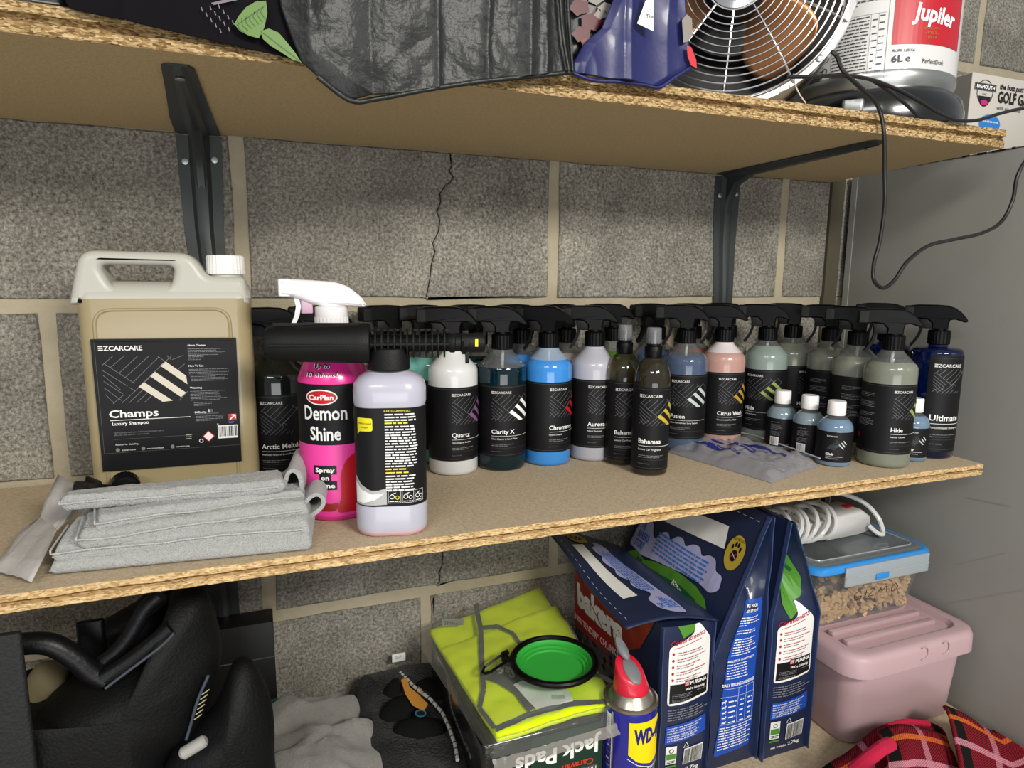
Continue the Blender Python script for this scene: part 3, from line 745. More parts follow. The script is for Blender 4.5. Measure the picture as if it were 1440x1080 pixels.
# raised rounded frame round the label
fr = roundpoly([(-HW+.018, .015), (HW-.024, .015), (HW-.024, LV-.012), (-HW+.018, LV-.012)], .018, 6)
b_ = MB(); b_.tube([(x, -.0585, z) for x, z in fr], .0022, 8, closed=True); b_.build('panel_rim', AMB, jug)
jf = lambda a, h, o: (a-HW, -.0615-o, h)
la = at(127, 477, 1, JY-.0015); lb = at(332, 475, 1, JY-.0015); lc = at(340, 648, 1, JY-.0015); ld = at(145, 663, 1, JY-.0015)
def jl(p): return (p.x-JX0, p.z-SHELF)
(ax, az), (bx, bz), (cx, cz), (dx, dz) = map(jl, (la, lb, lc, ld))
def jmap(u, v, o):   # u 0..1 across, v 0..1 up, bilinear on the label quad
    x = (dx*(1-u)+cx*u)*(1-v)+(ax*(1-u)+bx*u)*v; z = (dz*(1-u)+cz*u)*(1-v)+(az*(1-u)+bz*u)*v
    return (x-HW, -.0615-o, z)
LW = .142; LH = .146
d = Decal(lambda a, h, o: jmap(a/LW, h/LH, o), off=.0006, step=.02); d.rect(0, 0, LW, LH, 0, .0004); lab = d.build('label', LBL, jug, fix=False)
d = Decal(lambda a, h, o: jmap(a/LW, h/LH, o), off=.0010, step=.02)
k = LW/1130
X = lambda x: (x-45)*k
Y = lambda y: LH-(y-35)*k*1.04
d.rect(X(70), Y(60), X(1140), Y(57), 2); d.rect(X(75), Y(1000), X(1180), Y(997), 2); d.rect(X(68), Y(1000), X(71), Y(60), 2)
c = .0052
for q in range(3): d.rect(X(95), Y(130)+q*c*.38, X(130), Y(130)+q*c*.38+c*.2, 0)
d.text('ZCARCARE', X(133), Y(130), c, 0, w=X(425)-X(133), bold=.02)
seg = [(110,255,200,175),(175,270,280,180),(235,320,385,180),(275,360,472,180),(330,405,548,190),(370,445,650,180),(128,235,345,410),(110,290,290,430),(115,385,250,495),(110,330,235,460),(115,440,240,555),(120,495,180,575),(235,575,470,360),(290,575,400,470),(350,575,440,490),(170,575,260,500),(540,185,600,235),(610,180,640,215),(650,215,740,180),(690,300,745,255),(410,575,470,520),(685,570,760,490),(300,440,345,475)]
for x0, y0, x1, y1 in seg: d.line(X(x0), Y(y0), X(x1), Y(y1), .0004, 1)
for q in ([(375,440),(415,400),(632,570),(552,577)], [(467,352),(508,315),(742,505),(700,542)], [(553,265),(595,228),(752,358),(757,432)]): d.poly([(X(x), Y(y)) for x, y in q], 3, .0002)
d.text('Champs', X(132), Y(695), .0086, 0, w=X(512)-X(132), bold=.02); d.rect(X(138), Y(721), X(765), Y(716), 0)
d.text('Luxury Shampoo', X(150), Y(760), .0036, 0, w=X(432)-X(150), bold=.02)
d.text('High foaming and ultra lubricious formula that is', X(155), Y(832), .0018, 1, w=X(545)-X(155)); d.text('effective and safe for your vehicle.', X(155), Y(852), .0018, 1, w=X(430)-X(155))
d.rect(X(150), Y(884), X(775), Y(881), 2)
for q in range(3): d.rect(X(718), Y(916-q*17), X(764), Y(912-q*17), 3)
d.text('Passion for detailing', X(162), Y(935), .0018, 0, w=X(335)-X(162))
for xx, tt, xe in ((175, 'ezcarcare', 312), (372, 'ezcarcareuk', 537), (605, 'ezcarcare', 742)):
    d.oval(X(xx), Y(975), .002, .0022, 1, 14); d.text(tt, X(xx+30), Y(984), .0019, 0, w=X(xe)-X(xx+30))
for tt, yy, xe, n_ in (('About Champs', 102, 920, 5), ('How To Use', 280, 897, 4), ('Warning', 472, 872, 7)):
    d.text(tt, X(775), Y(yy), .0021, 0, w=X(xe)-X(775), bold=.02)
    d.para(X(776), Y(yy+26), X(1105), n_, .0017, .0007, 1, rag=.3); 
d.para(X(778), Y(185), X(910), 4, .0016, .0007, 1); d.para(X(785), Y(345), X(1105), 3, .0016, .0007, 1); d.para(X(790), Y(382), X(1110), 3, .0016, .0007, 1); d.para(X(800), Y(600), X(950), 3, .0016, .0007, 1); 
d.text('Difficulty:', X(803), Y(690), .0021, 0, w=X(898)-X(803), bold=.02); d.rect(X(917), Y(690), X(923), Y(660), 0); d.rect(X(930), Y(690), X(935), Y(660), 1); d.rect(X(942), Y(690), X(947), Y(660), 1)
d.rect(X(803), Y(700), X(1000), Y(697), 1); d.para(X(808), Y(722), X(1055), 4, .0017, .0007, 1)
d.rect(X(1080), Y(770), X(1147), Y(712), 4); d.line(X(1090), Y(764), X(1135), Y(722), .0012, 0); d.line(X(1105), Y(722), X(1137), Y(722), .0012, 0); d.line(X(1137), Y(755), X(1137), Y(722), .0012, 0)
d.para(X(1080), Y(782), X(1145), 2, .0018, .001, 5)
d.text('5L', X(980), Y(806), .0018, 0)
d.rect(X(985), Y(930), X(1152), Y(812), 0); d.bars(X(992), Y(912), X(1146), Y(820), 6)
d.poly([(X(905-52), Y(903)), (X(905), Y(903+52)), (X(905+52), Y(903)), (X(905), Y(903-52))], 4, .0001); d.poly([(X(905-42), Y(903)), (X(905), Y(903+42)), (X(905+42), Y(903)), (X(905), Y(903-42))], 0, .0003)
d.line(X(880), Y(895), X(925), Y(895), .0014, 6); d.line(X(885), Y(908), X(912), Y(908), .001, 6); d.line(X(918), Y(900), X(925), Y(915), .001, 6)
d.ringl(X(842), Y(940), .0019, .0008, 0)
d.build('print', [INK_W, INK_G, INK_D, INK_C, INK_R, ink('blue_ink', '#3b4a8c'), INK_K], lab, fix=False, smooth=False)

# ------------------------------------------------------------------ pink bottle with white trigger
PINK = mat('hot_pink_plastic', '#e0308f', .28, coat=.4); PK2 = ink('hot_pink_ink', '#e5409a'); DR = ink('deep_red_ink', '#8e1a1a'); 
dx_, dy_ = .090, -.215; a = camrot(dx_, dy_); R = .0385
t = thing('spray_bottle', 'tall hot pink and black bottle with a white trigger head', 'spray bottle', (dx_, dy_, SHELF), a)
b_ = MB(); b_.lathe([(R*.9, 0), (R*.98, .002), (R, .007), (R, .148), (R*.985, .154), (R*.90, .163), (R*.78, .175), (R*.66, .188), (R*.58, .198), (R*.5, .203), (.0145, .205), (.0145, .214)], 48); b_.build('bottle', PINK, t, sharp=50)
b_ = MB(); b_.lathe([(R+.0002, .085), (R+.0004, .085), (R+.0004, .150), (R+.0002, .150)], 48, caps=False); lab = b_.build('black_band', LBL, t)
b_ = MB(); b_.lathe([(R+.0002, .006), (R+.0004, .006), (R+.0004, .085), (R+.0002, .085)], 48, caps=False, mi=0); b_.build('pink_band', PK2, t)
d = Decal(cyl(R, -.26), off=.0006, step=.003)
d.oval(-.004, .1365, .0172, .0083, 0, 32, .0001); d.oval(-.004, .1365, .0158, .0070, 1, 32, .0003); d.text('CarPlan', -.004, .1338, .0055, 0, w=.0265, align='c', bold=.035, lift=.0006)
d.text('Demon', -.001, .1125, .0155, 0, w=.047, align='c', bold=.02); d.text('Shine', -.001, .0905, .0150, 0, w=.033, align='c', bold=.02)
for t_, hh, ww in (('Spray', .0555, .0205), ('on', .0470, .0085), ('Shine', .0385, .0205)):
    d.rect(-.0025-ww/2-.002, hh-.0025, -.0025+ww/2+.002, hh+.0072, 2, .0001); d.text(t_, -.0025, hh, .0050, 0, w=ww, align='c', bold=.03, lift=.0005)
# plain red sweep low on the right
pts = [(.008, .010), (.014, .028), (.013, .050), (.018, .066), (.027, .074), (.040, .076), (.046, .040), (.044, .010)]
d.poly(roundpoly(pts, .006, 4), 1, .00015)
d.poly(roundpoly([(-.030, .008), (-.012, .012), (.008, .012), (.012, .022), (.002, .020), (-.014, .024), (-.030, .028)], .004, 4), 3, .0001)
d.build('print', [INK_W, INK_R, INK_K, DR], lab, fix=False, smooth=False)
def cone(a_, h, o):
    a_ -= .010; r_ = R*(.90-(h-.163)*10*.1) if h < .163 else R*(.90-.12*(h-.163)/.012) if h < .175 else R*(.78-.12*(h-.175)/.013)
    return ((r_+o)*math.sin(a_/r_), -(r_+o)*math.cos(a_/r_), h)
d = Decal(cone, off=.0008, step=.003)
for off_, mi_, bo in ((.0006, 1, .09), (.0010, 0, .01)):
    d.text('Up to', -.0015, .1665, .0050, mi_, w=.0165, align='c', bold=bo, shear=.2, lift=off_); d.text('10 shines!', -.0025, .1570, .0052, mi_, w=.034, align='c', bold=bo, shear=.2, lift=off_)
d.build('shoulder_print', [INK_W, INK_K], t, fix=False, smooth=False)
WT = mat('white_trigger_plastic', '#eeebec', .3, coat=.3)
b_ = MB(); b_.lathe([(.0165, .201), (.0172, .202), (.0172, .2185), (.016, .2195)], 52, rib=.0007); b_.build('collar', WT, t)
b_ = MB(); b_.lathe([(.0172, .219), (.0172, .229), (.015, .230)], 40); b_.build('neck', WT, t)
P = roundpoly([(-.052, .2405), (-.052, .2585), (-.038, .2585), (-.018, .2575), (.004, .2560), (.018, .2515), (.032, .2400), (.0375, .2310), (.036, .2290), (.015, .2300), (-.004, .2290), (-.022, .2335), (-.034, .2390)], .004, 3)
b_ = MB(); b_.prism(P, .024, bev=.004); b_.build('trigger_head', WT, t, sharp=50)
b_ = MB(); b_.rbox((-.053, -.0105, .2405), (-.040, .0105, .2590), .003); b_.build('nozzle', WT, t)
b_ = MB(); rings = []
for i, (x, z) in enumerate([(-.036, .240), (-.034, .230), (-.036, .220), (-.041, .209), (-.048, .200)]):
    q = .006-.0003*i; rings.append([Vector((x+dx, dy, z)) for dx, dy in ((.003, q), (-.002, q), (-.002, -q), (.003, -q))])
b_.loft(rings); b_.build('trigger', WT, t)
b_ = MB(); b_.rbox((-.031, -.007, .2225), (-.019, .007, .2400), .002); b_.build('piston', mat('faded_pink_plastic', '#c9a8bc', .4), t)

# ------------------------------------------------------------------ foam lance bottle
fx, fy = .138, -.290; a = camrot(fx, fy)
t = thing('foam_lance', 'clear bottle with yellow and black label under a long black foam lance', 'foam lance', (fx, fy, SHELF), a-.05)
FRO = mat('frosted_clear_plastic', '#afaebb', .3, trans=.0, coat=.3); FRP = mat('pinkish_bottle_base', '#c9a5ab', .35)
def rrb(hx, hy, r, z, seg=6):
    o = []
    for cx, cy, a0 in ((hx-r, hy-r, 0), (-hx+r, hy-r, 90), (-hx+r, -hy+r, 180), (hx-r, -hy+r, 270)):
        for k_ in range(seg+1):
            q = R_(a0+90*k_/seg); o.append(Vector((cx+r*math.cos(q), cy+r*math.sin(q), z)))
    return o
HX, HY, RR = .0365, .0275, .022
b_ = MB(); pr = []; mi = []
for z, s_ in ((0, .86), (.0015, .94), (.006, .99), (.010, 1.0), (.030, 1.0), (.033, .975), (.135, .975), (.138, 1.0), (.150, 1.0), (.156, .97), (.162, .86), (.166, .68), (.1685, .46), (.171, .40), (.178, .40)): pr.append(rrb(HX*s_, HY*s_, RR*s_, z))
b_.loft(pr, True, 0)
n_ = len(pr[0])
for i in range(2):
    for j in range(n_): b_.m[i*n_+j] = 1
b_.build('bottle', [FRO, FRP], t, sharp=50)
def fmap(a_, h, o):   # front of the rounded box
    hx, hy, r = HX*.975+o, HY*.975+o, RR*.975+o; fl = hx-r
    if abs(a_) <= fl: return (a_, -hy, h)
    s_ = 1 if a_ > 0 else -1; q = (abs(a_)-fl)/r
    return (s_*(fl+r*math.sin(q)), -hy+r-r*math.cos(q), h)
d = Decal(fmap, off=.0004, step=.002); d.rect(-.045, .033, .045, .134, 0, .0003); lab = d.build('label', [LBL], t, fix=False)
YEL = ink('yellow_ink', '#e0d21c')
d = Decal(fmap, off=.0007, step=.003)
# pale sweep low on the left of the label
d.poly([(-.040, .034), (-.018, .0345), (-.004, .035), (-.004, .052), (-.012, .050), (-.020, .050), (-.030, .055), (-.040, .064)], 3, .0001)
d.poly([(-.040, .036), (-.028, .0365), (-.016, .040), (-.006, .047), (-.018, .046), (-.030, .050), (-.040, .058)], 4, .0003)
d.poly(roundpoly([(-.034, .110), (-.0165, .111), (-.0165, .124), (-.034, .124)], .002, 3), 1, .0002); d.poly([(-.034, .112), (-.030, .111), (-.034, .107)], 1, .0002)
d.text('Ready to send', -.0252, .1178, .0018, 2, w=.0150, align='c', lift=.0005); d.text('sample', -.0252, .1140, .0018, 2, w=.0080, align='c', lift=.0005)
d.text('RM SHAMPOO', -.005, .1300, .0019, 1, w=.026, lift=.0003)
yy = .1268
for blkk in (3, -1, 9, 6, -1, 0):
    if blkk <= 0:
        d.words(-.0045, yy, .018, .0017, 1, .8); yy -= .0036; continue
    for q in range(blkk): d.words(-.0045, yy, .0285-d.rng.random()*.003, .0017, 0, .8); yy -= .0029
for q in range(6): d.words(-.0045, yy, .0255-d.rng.random()*.003, .0017, 0, .8); yy -= .0029
for x0, w_ in ((-.0025, .0125), (.0115, .0115), (.0245, .0100)):
    z0_ = .0365
    for e in ((x0, z0_, x0+w_, z0_), (x0, z0_+.0125, x0+w_, z0_+.0125), (x0, z0_, x0, z0_+.0125), (x0+w_, z0_, x0+w_, z0_+.0125)): d.line(*e, .0003, 0, .0002)
    d.ringl(x0+w_*.3, z0_+.0065, .0022, .0006, 0, 12); d.ringl(x0+w_*.72, z0_+.0055, .0018, .0006, 1 if x0 < 0 else 0, 12); d.line(x0+w_*.25, z0_+.009, x0+w_*.6, z0_+.0105, .0007, 0); d.words(x0+.001, z0_+.0012, x0+w_-.001, .0008, 0)
d.build('print', [INK_W, YEL, INK_K, ink('silver_ink', '#a9a9a8'), INK_W], lab, fix=False, smooth=False)
b_ = MB(); b_.lathe([(.0195, .169), (.0205, .1705), (.0200, .184), (.0185, .1905), (.0150, .192)], 52, rib=.0004); b_.build('screw_collar', BLKM, t)
LZ = .1955
Mx = Matrix.Translation((0, 0, LZ)) @ Matrix.Rotation(PI/2, 4, 'Y')
b_ = MB(); b_.lathe([(.012, -.119), (.0155, -.1185), (.0172, -.115), (.0175, -.100), (.0185, -.080), (.0192, -.060), (.0200, -.030), (.0203, -.020), (.0195, -.0185), (.012, -.018)], 40, M=Mx); b_.build('spray_sleeve', BLKM, t, sharp=45)
for s_ in (-1, 1):
    b_ = MB(); b_.box((-.112, -.0205, LZ-.0008+s_*.0), (-.0195, -.0185, LZ+.0008)) if s_ < 0 else b_.box((-.112, -.0012, LZ+.0165), (-.0195, .0012, LZ+.0205)); b_.build('sleeve_ridge', BLKM, t)
b_ = MB(); b_.lathe([(.009, -.02), (.0085, .060), (.010, .062), (.010, .066), (.0085, .067), (.0085, .072), (.0098, .073), (.0098, .095), (.0085, .097), (.003, .097)], 32, M=Mx); b_.build('barrel', BLKM, t, sharp=45)
for i in range(12):
    x_ = -.0125+.0062*i; r_ = .0165-.0003*i if i < 9 else .0150
    b_ = MB(); b_.lathe([(.008, x_-.0007), (r_, x_-.0007), (r_, x_+.0007), (.008, x_+.0007)], 28, M=Mx); b_.build('fin', BLKM, t, sharp=45)
b_ = MB(); b_.box((-.018, -.0135, LZ-.0008), (.060, -.0125, LZ+.0008)); b_.box((-.018, -.001, LZ+.012), (.060, .001, LZ+.0145)); b_.build('fin_spine', BLKM, t)
for ang in (60, 180, 300):
    q = R_(ang); b_ = MB(); b_.rbox((.074, -.003+math.cos(q)*.0105, LZ-.003+math.sin(q)*.0105-.0), (.081, .003+math.cos(q)*.0105, LZ+.003+math.sin(q)*.0105), .001); b_.build('bayonet_lug', BLKM, t)
b_ = MB(); b_.rbox((.0765, -.0120, LZ-.020), (.0805, -.0075, LZ-.008), .001); b_.build('clip', BLKM, t)
b_ = MB(); b_.box((.0865, -.0102, LZ-.003), (.0895, -.0096, LZ+.0045)); b_.build('yellow_mark', mat('yellow_plastic', '#e6d81e', .4), t)

# ------------------------------------------------------------------ cloth helpers
def heap(cx, cy, outline, z0, hfun, seg=64, rings=22, amp=.006, sc_=18, seed=0, power=3.5):
    """soft pile: plan outline (list of radii points), top height hfun(x, y), folds from noise"""
    n = len(outline); P = [Vector(p) for p in outline]; c = Vector((cx, cy))
    def bd(t):
        f = t*n; i = int(f) % n; g = f-int(f); g = g*g*(3-2*g); a, b = P[i], P[(i+1) % n]; return a.lerp(b, g)
    vs = []; R = []
    for k in range(rings+1):
        s_ = k/rings; e = (1-s_**power)**(.5)
        row = []
        for j in range(seg):
            p = c.lerp(bd(j/seg), s_**.9); h = hfun(p.x, p.y)
            f = noise.fractal(Vector((p.x*sc_+seed, p.y*sc_, seed*1.7)), 1, 2, 4)
            g = abs(noise.noise(Vector((p.x*sc_*.7+seed*3, p.y*sc_*1.3, .3))))
            z = z0+max(.0005, (h-z0)*e+(f*amp-g*amp*1.6+amp*.5)*min(1, e*2))
            row.append(Vector((p.x+noise.noise(Vector((p.y*30, p.x*20, seed)))*amp*.5, p.y, z)))
        R.append(row)
    R[-1] = [Vector((p.x, p.y, z0)) for p in R[-1]]
    b_ = MB(); b_.loft(list(reversed(R)), True); return b_
def puffy(px, y, tf, tb, rings=10, amp=.002, sc_=22, seed=0, world=None, zmin=None):
    """cushion: outline in a plane parallel to the wall, bulging towards and away from the viewer"""
    P = world or [at(a, b, 1, y) for a, b in px]; n = len(P); Q = []
    for i in range(n):
        for k in range(3):
            t = k/3; p0, p1, p2, p3 = P[i-1], P[i], P[(i+1) % n], P[(i+2) % n]
            q = .5*((2*p1)+(-p0+p2)*t+(2*p0-5*p1+4*p2-p3)*t*t+(-p0+3*p1-3*p2+p3)*t**3); Q.append(q)
    c = sum(Q, Vector())/len(Q); R = []
    for sgn, th in ((-1, tf), (1, tb)):
        rr_ = []
        for k in range(rings+1):
            s_ = math.cos(k/rings*PI/2) if sgn < 0 else math.cos((rings-k)/rings*PI/2)
            e = math.sqrt(max(0, 1-s_*s_))
            if sgn > 0 and k == 0: e = 1
            row = []
            for q in Q:
                p = c.lerp(q, max(s_, .02)); f = noise.fractal(Vector((p.x*sc_+seed, p.z*sc_, seed)), 1, 2, 4)*amp*min(1, 3*e)
                row.append(Vector((p.x, y+sgn*(th*e)+f*2, max(p.z, zmin) if zmin is not None else p.z)))
            rr_.append(row)
        R.append(rr_)
    rings_ = list(reversed(R[0]))+list(reversed(R[1][:-1]))
    b_ = MB(); b_.loft(rings_, True); return b_
def roundn(o, lv=1):
    m_ = o.modifiers.new('sub', 'SUBSURF'); m_.levels = lv; m_.render_levels = lv; return o

# ------------------------------------------------------------------ grey microfibre cloth
TOW = mat('grey_microfibre', '#c2c3bf', .95, bump=1.8, bscale=700, var=.6, vscale=260, c2='#9a9b98', sheen=.4, spec=.1)
TOWE = mat('cloth_stitched_edge', '#babbb7', .9, bump=1, bscale=800, spec=.1)
tw = thing('microfibre_cloth', 'folded light grey microfibre cloth at the front left of the middle shelf', 'cloth', (0, 0, SHELF))
def slab(c00, c10, c11, c01, zb, zt, name, th=.010, amp=.0015, seed=0, nu=110, nv=30, curl=0):
    """soft folded ply: four plan corners front-left, front-right, back-right, back-left; zb/zt = heights along front and back"""
    b_ = MB()
    def top(u, v):
        x = (c00[0]*(1-u)+c10[0]*u)*(1-v)+(c01[0]*(1-u)+c11[0]*u)*v; y = (c00[1]*(1-u)+c10[1]*u)*(1-v)+(c01[1]*(1-u)+c11[1]*u)*v
        z = zb*(1-v)+zt*v; z += noise.noise(Vector((x*14+seed, y*20, seed)))*amp*3+noise.noise(Vector((x*50, y*60+seed, 1)))*amp+noise.noise(Vector((x*330, y*330+seed, 1)))*.0007
        return x, y, z
    sec = []
    for i in range(nu+1):
        u = i/nu; e = min(1, u*38, (1-u)*38)**.5; row = []
        for j in range(nv+1):
            v = j/nv; x, y, z = top(u, v); f = min(1, v*10, (1-v)*10)**.5
            row.append(Vector((x, y, z-th*.5*(1-e*f))))
        for j in range(nv, -1, -1):
            v = j/nv; x, y, z = top(u, v); f = min(1, v*10, (1-v)*10)**.5
            row.append(Vector((x, y, max(.0006, z-th+th*.5*(1-e*f)))))
        sec.append(row)
    b_.loft(sec, True); return b_
def edge_tube(pts, r=.0016, seed=0):
    b_ = MB(); b_.tube(pts, r, 6); return b_
def T_(px, py, z): p = at(px, py, 2, SHELF+z); return (p.x, p.y)
plies = [((68, 806), (438, 770), (446, 700), (118, 722), .004, .018, .012, 0), ((72, 786), (436, 748), (440, 690), (122, 712), .016, .026, .014, 1), ((108, 766), (434, 722), (432, 688), (128, 706), .028, .034, .012, 2), ((134, 742), (430, 700), (426, 683), (134, 700), .038, .042, .011, 3), ((84, 716), (402, 690), (398, 668), (92, 700), .050, .052, .012, 4)]
for i, (A, B, C_, D_, zb, zt, th, sd) in enumerate(plies):
    o = slab(T_(*A, zb), T_(*B, zb), T_(*C_, zt), T_(*D_, zt), zb+th*.9, zt+th*.6, 'fold', th=th*(1.7 if i < 4 else 1.2), seed=sd*7, amp=.0012).build('fold', TOW, tw, sharp=80)
for (A, B, C_, D_, zb, zt, th, sd) in plies[1:]:
    a_, b2_ = T_(*A, zb), T_(*B, zb); c2_ = T_(*D_, zt); b_ = MB(); P_ = []
    for q in range(13): f = q/12*.45; P_.append(Vector((a_[0]+(c2_[0]-a_[0])*(.45-f), a_[1]+(c2_[1]-a_[1])*(.45-f), zb+th*.55+(zt-zb)*(.45-f))))
    for q in range(61):
        f = q/60*.97; x, y = a_[0]+(b2_[0]-a_[0])*f, a_[1]+(b2_[1]-a_[1])*f-.0006
        P_.append(Vector((x, y, zb+th*.35+noise.noise(Vector((x*14+sd*7, y*20, sd*7)))*.0036+noise.noise(Vector((x*60, 3, sd)))*.0008)))
    b_.tube(P_, .0009, 6); b_.build('stitched_edge', TOWE, tw)
# two loose loops at the right-hand end
def loop_ribbon(px, y0, y1, th=.004):
    C = [at(a, b_, 1, y0) for a, b_ in px]; Q = []
    for i in range(len(C)-1):
        p0, p1, p2, p3 = C[max(i-1, 0)], C[i], C[i+1], C[min(i+2, len(C)-1)]
        for k in range(5):
            t_ = k/5; Q.append(.5*((2*p1)+(-p0+p2)*t_+(2*p0-5*p1+4*p2-p3)*t_*t_+(-p0+3*p1-3*p2+p3)*t_**3))
    Q.append(C[-1]); sec = []
    for i, q in enumerate(Q):
        a = Q[max(0, i-1)]; b2 = Q[min(len(Q)-1, i+1)]; d_ = (b2-a).normalized(); nn = Vector((-d_.z, 0, d_.x))
        row = []
        for k in range(9):
            v = k/8; yy = y0+(y1-y0)*v; row.append(Vector((q.x+(v*.012), yy, q.z-SHELF+v*.004))+nn*th/2)
        for k in range(8, -1, -1):
            v = k/8; yy = y0+(y1-y0)*v; row.append(Vector((q.x+(v*.012), yy, q.z-SHELF+v*.004))-nn*th/2)
        sec.append(row)
    m_ = MB(); m_.loft(sec, True); return m_
loop_ribbon([(330, 722), (370, 708), (396, 690), (404, 668), (412, 662), (420, 668), (424, 684), (418, 704), (390, 722), (340, 738)], -.265, -.195).build('loop', TOW, tw, sharp=80)
loop_ribbon([(330, 752), (390, 738), (418, 720), (436, 700), (448, 696), (455, 704), (450, 716), (425, 732), (380, 748), (335, 758)], -.285, -.205).build('loop', TOW, tw, sharp=80)

# flat silvery paper packet against the wall, and an unused trigger head behind the cloth
PAP = mat('silvery_paper', '#a9a5a0', .45, bump=.5, bscale=90, spec=.5)
pk = thing('paper_sachet', 'crumpled silvery paper sachet lying left of the grey cloth', 'sachet', (0, 0, SHELF))
cs = [((82, 668, .052), (122, 691, .040)), ((64, 704, .034), (108, 722, .026)), ((56, 728, .020), (80, 745, .018)), ((30, 752, .014), (76, 758, .016)), ((8, 778, .010), (60, 792, .010)), ((-20, 800, .004), (44, 818, .004))]
rows = []
for (a, b_) in cs:
    A = at(a[0], a[1], 2, SHELF+a[2]); B = at(b_[0], b_[1], 2, SHELF+b_[2]); A.z -= SHELF; B.z -= SHELF
    rows.append([A.lerp(B, k/10)+Vector((0, 0, abs(noise.noise(Vector((k*.7, a[0]*.05, 0))))*.006)) for k in range(11)])
b_ = MB(); b_.loft(rows, False, closed=False); o = b_.build('foil', PAP, pk, sharp=25); o.modifiers.new('t', 'SOLIDIFY').thickness = .0008
b_ = MB(); e0 = at(122, 691, 2, SHELF+.041); e1 = at(80, 745, 2, SHELF+.019); b_.tube([(e0.x, e0.y, e0.z-SHELF), (e1.x, e1.y, e1.z-SHELF)], .0012, 6); b_.build('sealed_edge', PAP, pk)
sp = thing('trigger_head', 'loose black trigger head lying between the grey cloth and the jug', 'trigger sprayer', (-.125, -.178, SHELF+.036), rot=(R_(90), R_(14), R_(12)))
for n_, f_, m__ in (('body', mk_trigger, BLK), ('nozzle', mk_nozzle, BLKM), ('trigger', mk_lever, BLK), ('collar', mk_collar, BLK), ('stem', mk_stem, BLK)):
    o = f_().build(n_, m__, sp)

# clear zip bag with blue print
zb = thing('zip_bag', 'crumpled clear plastic bag with blue print in front of the coral bottle', 'plastic bag', (0, 0, SHELF))
FILM = clear('bag_film', '#e9e9ee', .1, veil=.32, vcol='#bdbcc2', gl=1)
def zsurf(u, v):
    c = [T_(938, 636, 0), T_(1085, 680, 0), T_(1152, 656, 0), T_(1010, 612, 0)]
    x = (c[0][0]*(1-u)+c[1][0]*u)*(1-v)+(c[3][0]*(1-u)+c[2][0]*u)*v; y = (c[0][1]*(1-u)+c[1][1]*u)*(1-v)+(c[3][1]*(1-u)+c[2][1]*u)*v
    h = .010+.012*abs(noise.noise(Vector((x*26, y*26, 2))))+.010*abs(noise.noise(Vector((x*60, y*40, 5))))
    e = min(1, u*8, (1-u)*8, v*6, (1-v)*6)
    return x, y, .001+h*e**.6
b_ = MB(); b_.grid(lambda u, v: zsurf(u, v), 44, 24); b_.grid(lambda u, v: (*zsurf(u, v)[:2], .0008), 4, 3); b_.build('film', FILM, zb, sharp=20)
d = Decal(lambda a, h, o: (lambda q: (q[0], q[1], q[2]+.0006+o))(zsurf(a, h)), off=.0002, step=.05)
for k in range(5): d.words(.15+.03*k, .25+.1*k, .60+.04*k, .025, 0, 1.0)
d.rect(.12, .22, .5, .26, 0); d.rect(.45, .62, .85, .67, 0)
d.build('blue_print', ink('navy_ink', '#2a2d7a'), zb, fix=False, smooth=False)
b_ = MB(); e = [T_(1010, 612, 0), T_(1060, 622, 0), T_(1110, 640, 0), T_(1152, 656, 0)]; b_.tube([(x, y, .012) for x, y in e], .0011, 6); b_.build('zip_strip', clear('zip_strip', '#ffffff', .1, veil=.6, vcol='#d5d5d8'), zb)

# ------------------------------------------------------------------ LOWER SHELF: dog food bags
NAVY = mat('navy_bag_film', '#1c2745', .38, bump=.25, bscale=40, spec=.5, coat=.25)
NAVL = mat('navy_seam', '#33426a', .35, coat=.2)
B1 = ink('bag_blue', '#1c49a8'); GRN = ink('bag_green', '#4f8a2e'); GRD = ink('bag_dark_green', '#1c5c37'); LAV = ink('bag_lavender', '#a9a9cf'); GOLD = ink('bag_gold', '#b39a35'); BRN = ink('banner_red', '#8f2f22'); KIB = mat('kibble_brown', '#c09a6c', .8, bump=.3, bscale=300); KIBP = ink('kibble_print', '#6e5334'); BROAD = ink('bag_blue_text', '#2f6fc4')
PALM = [INK_W, INK_K, INK_R, B1, GRN, GRD, LAV, GOLD, BRN, KIBP, BROAD, INK_G, NAVL]
W_, K_, RD, BL, GR, GD, LV_, GO, BR, KP, BT, GY, NL = range(13)
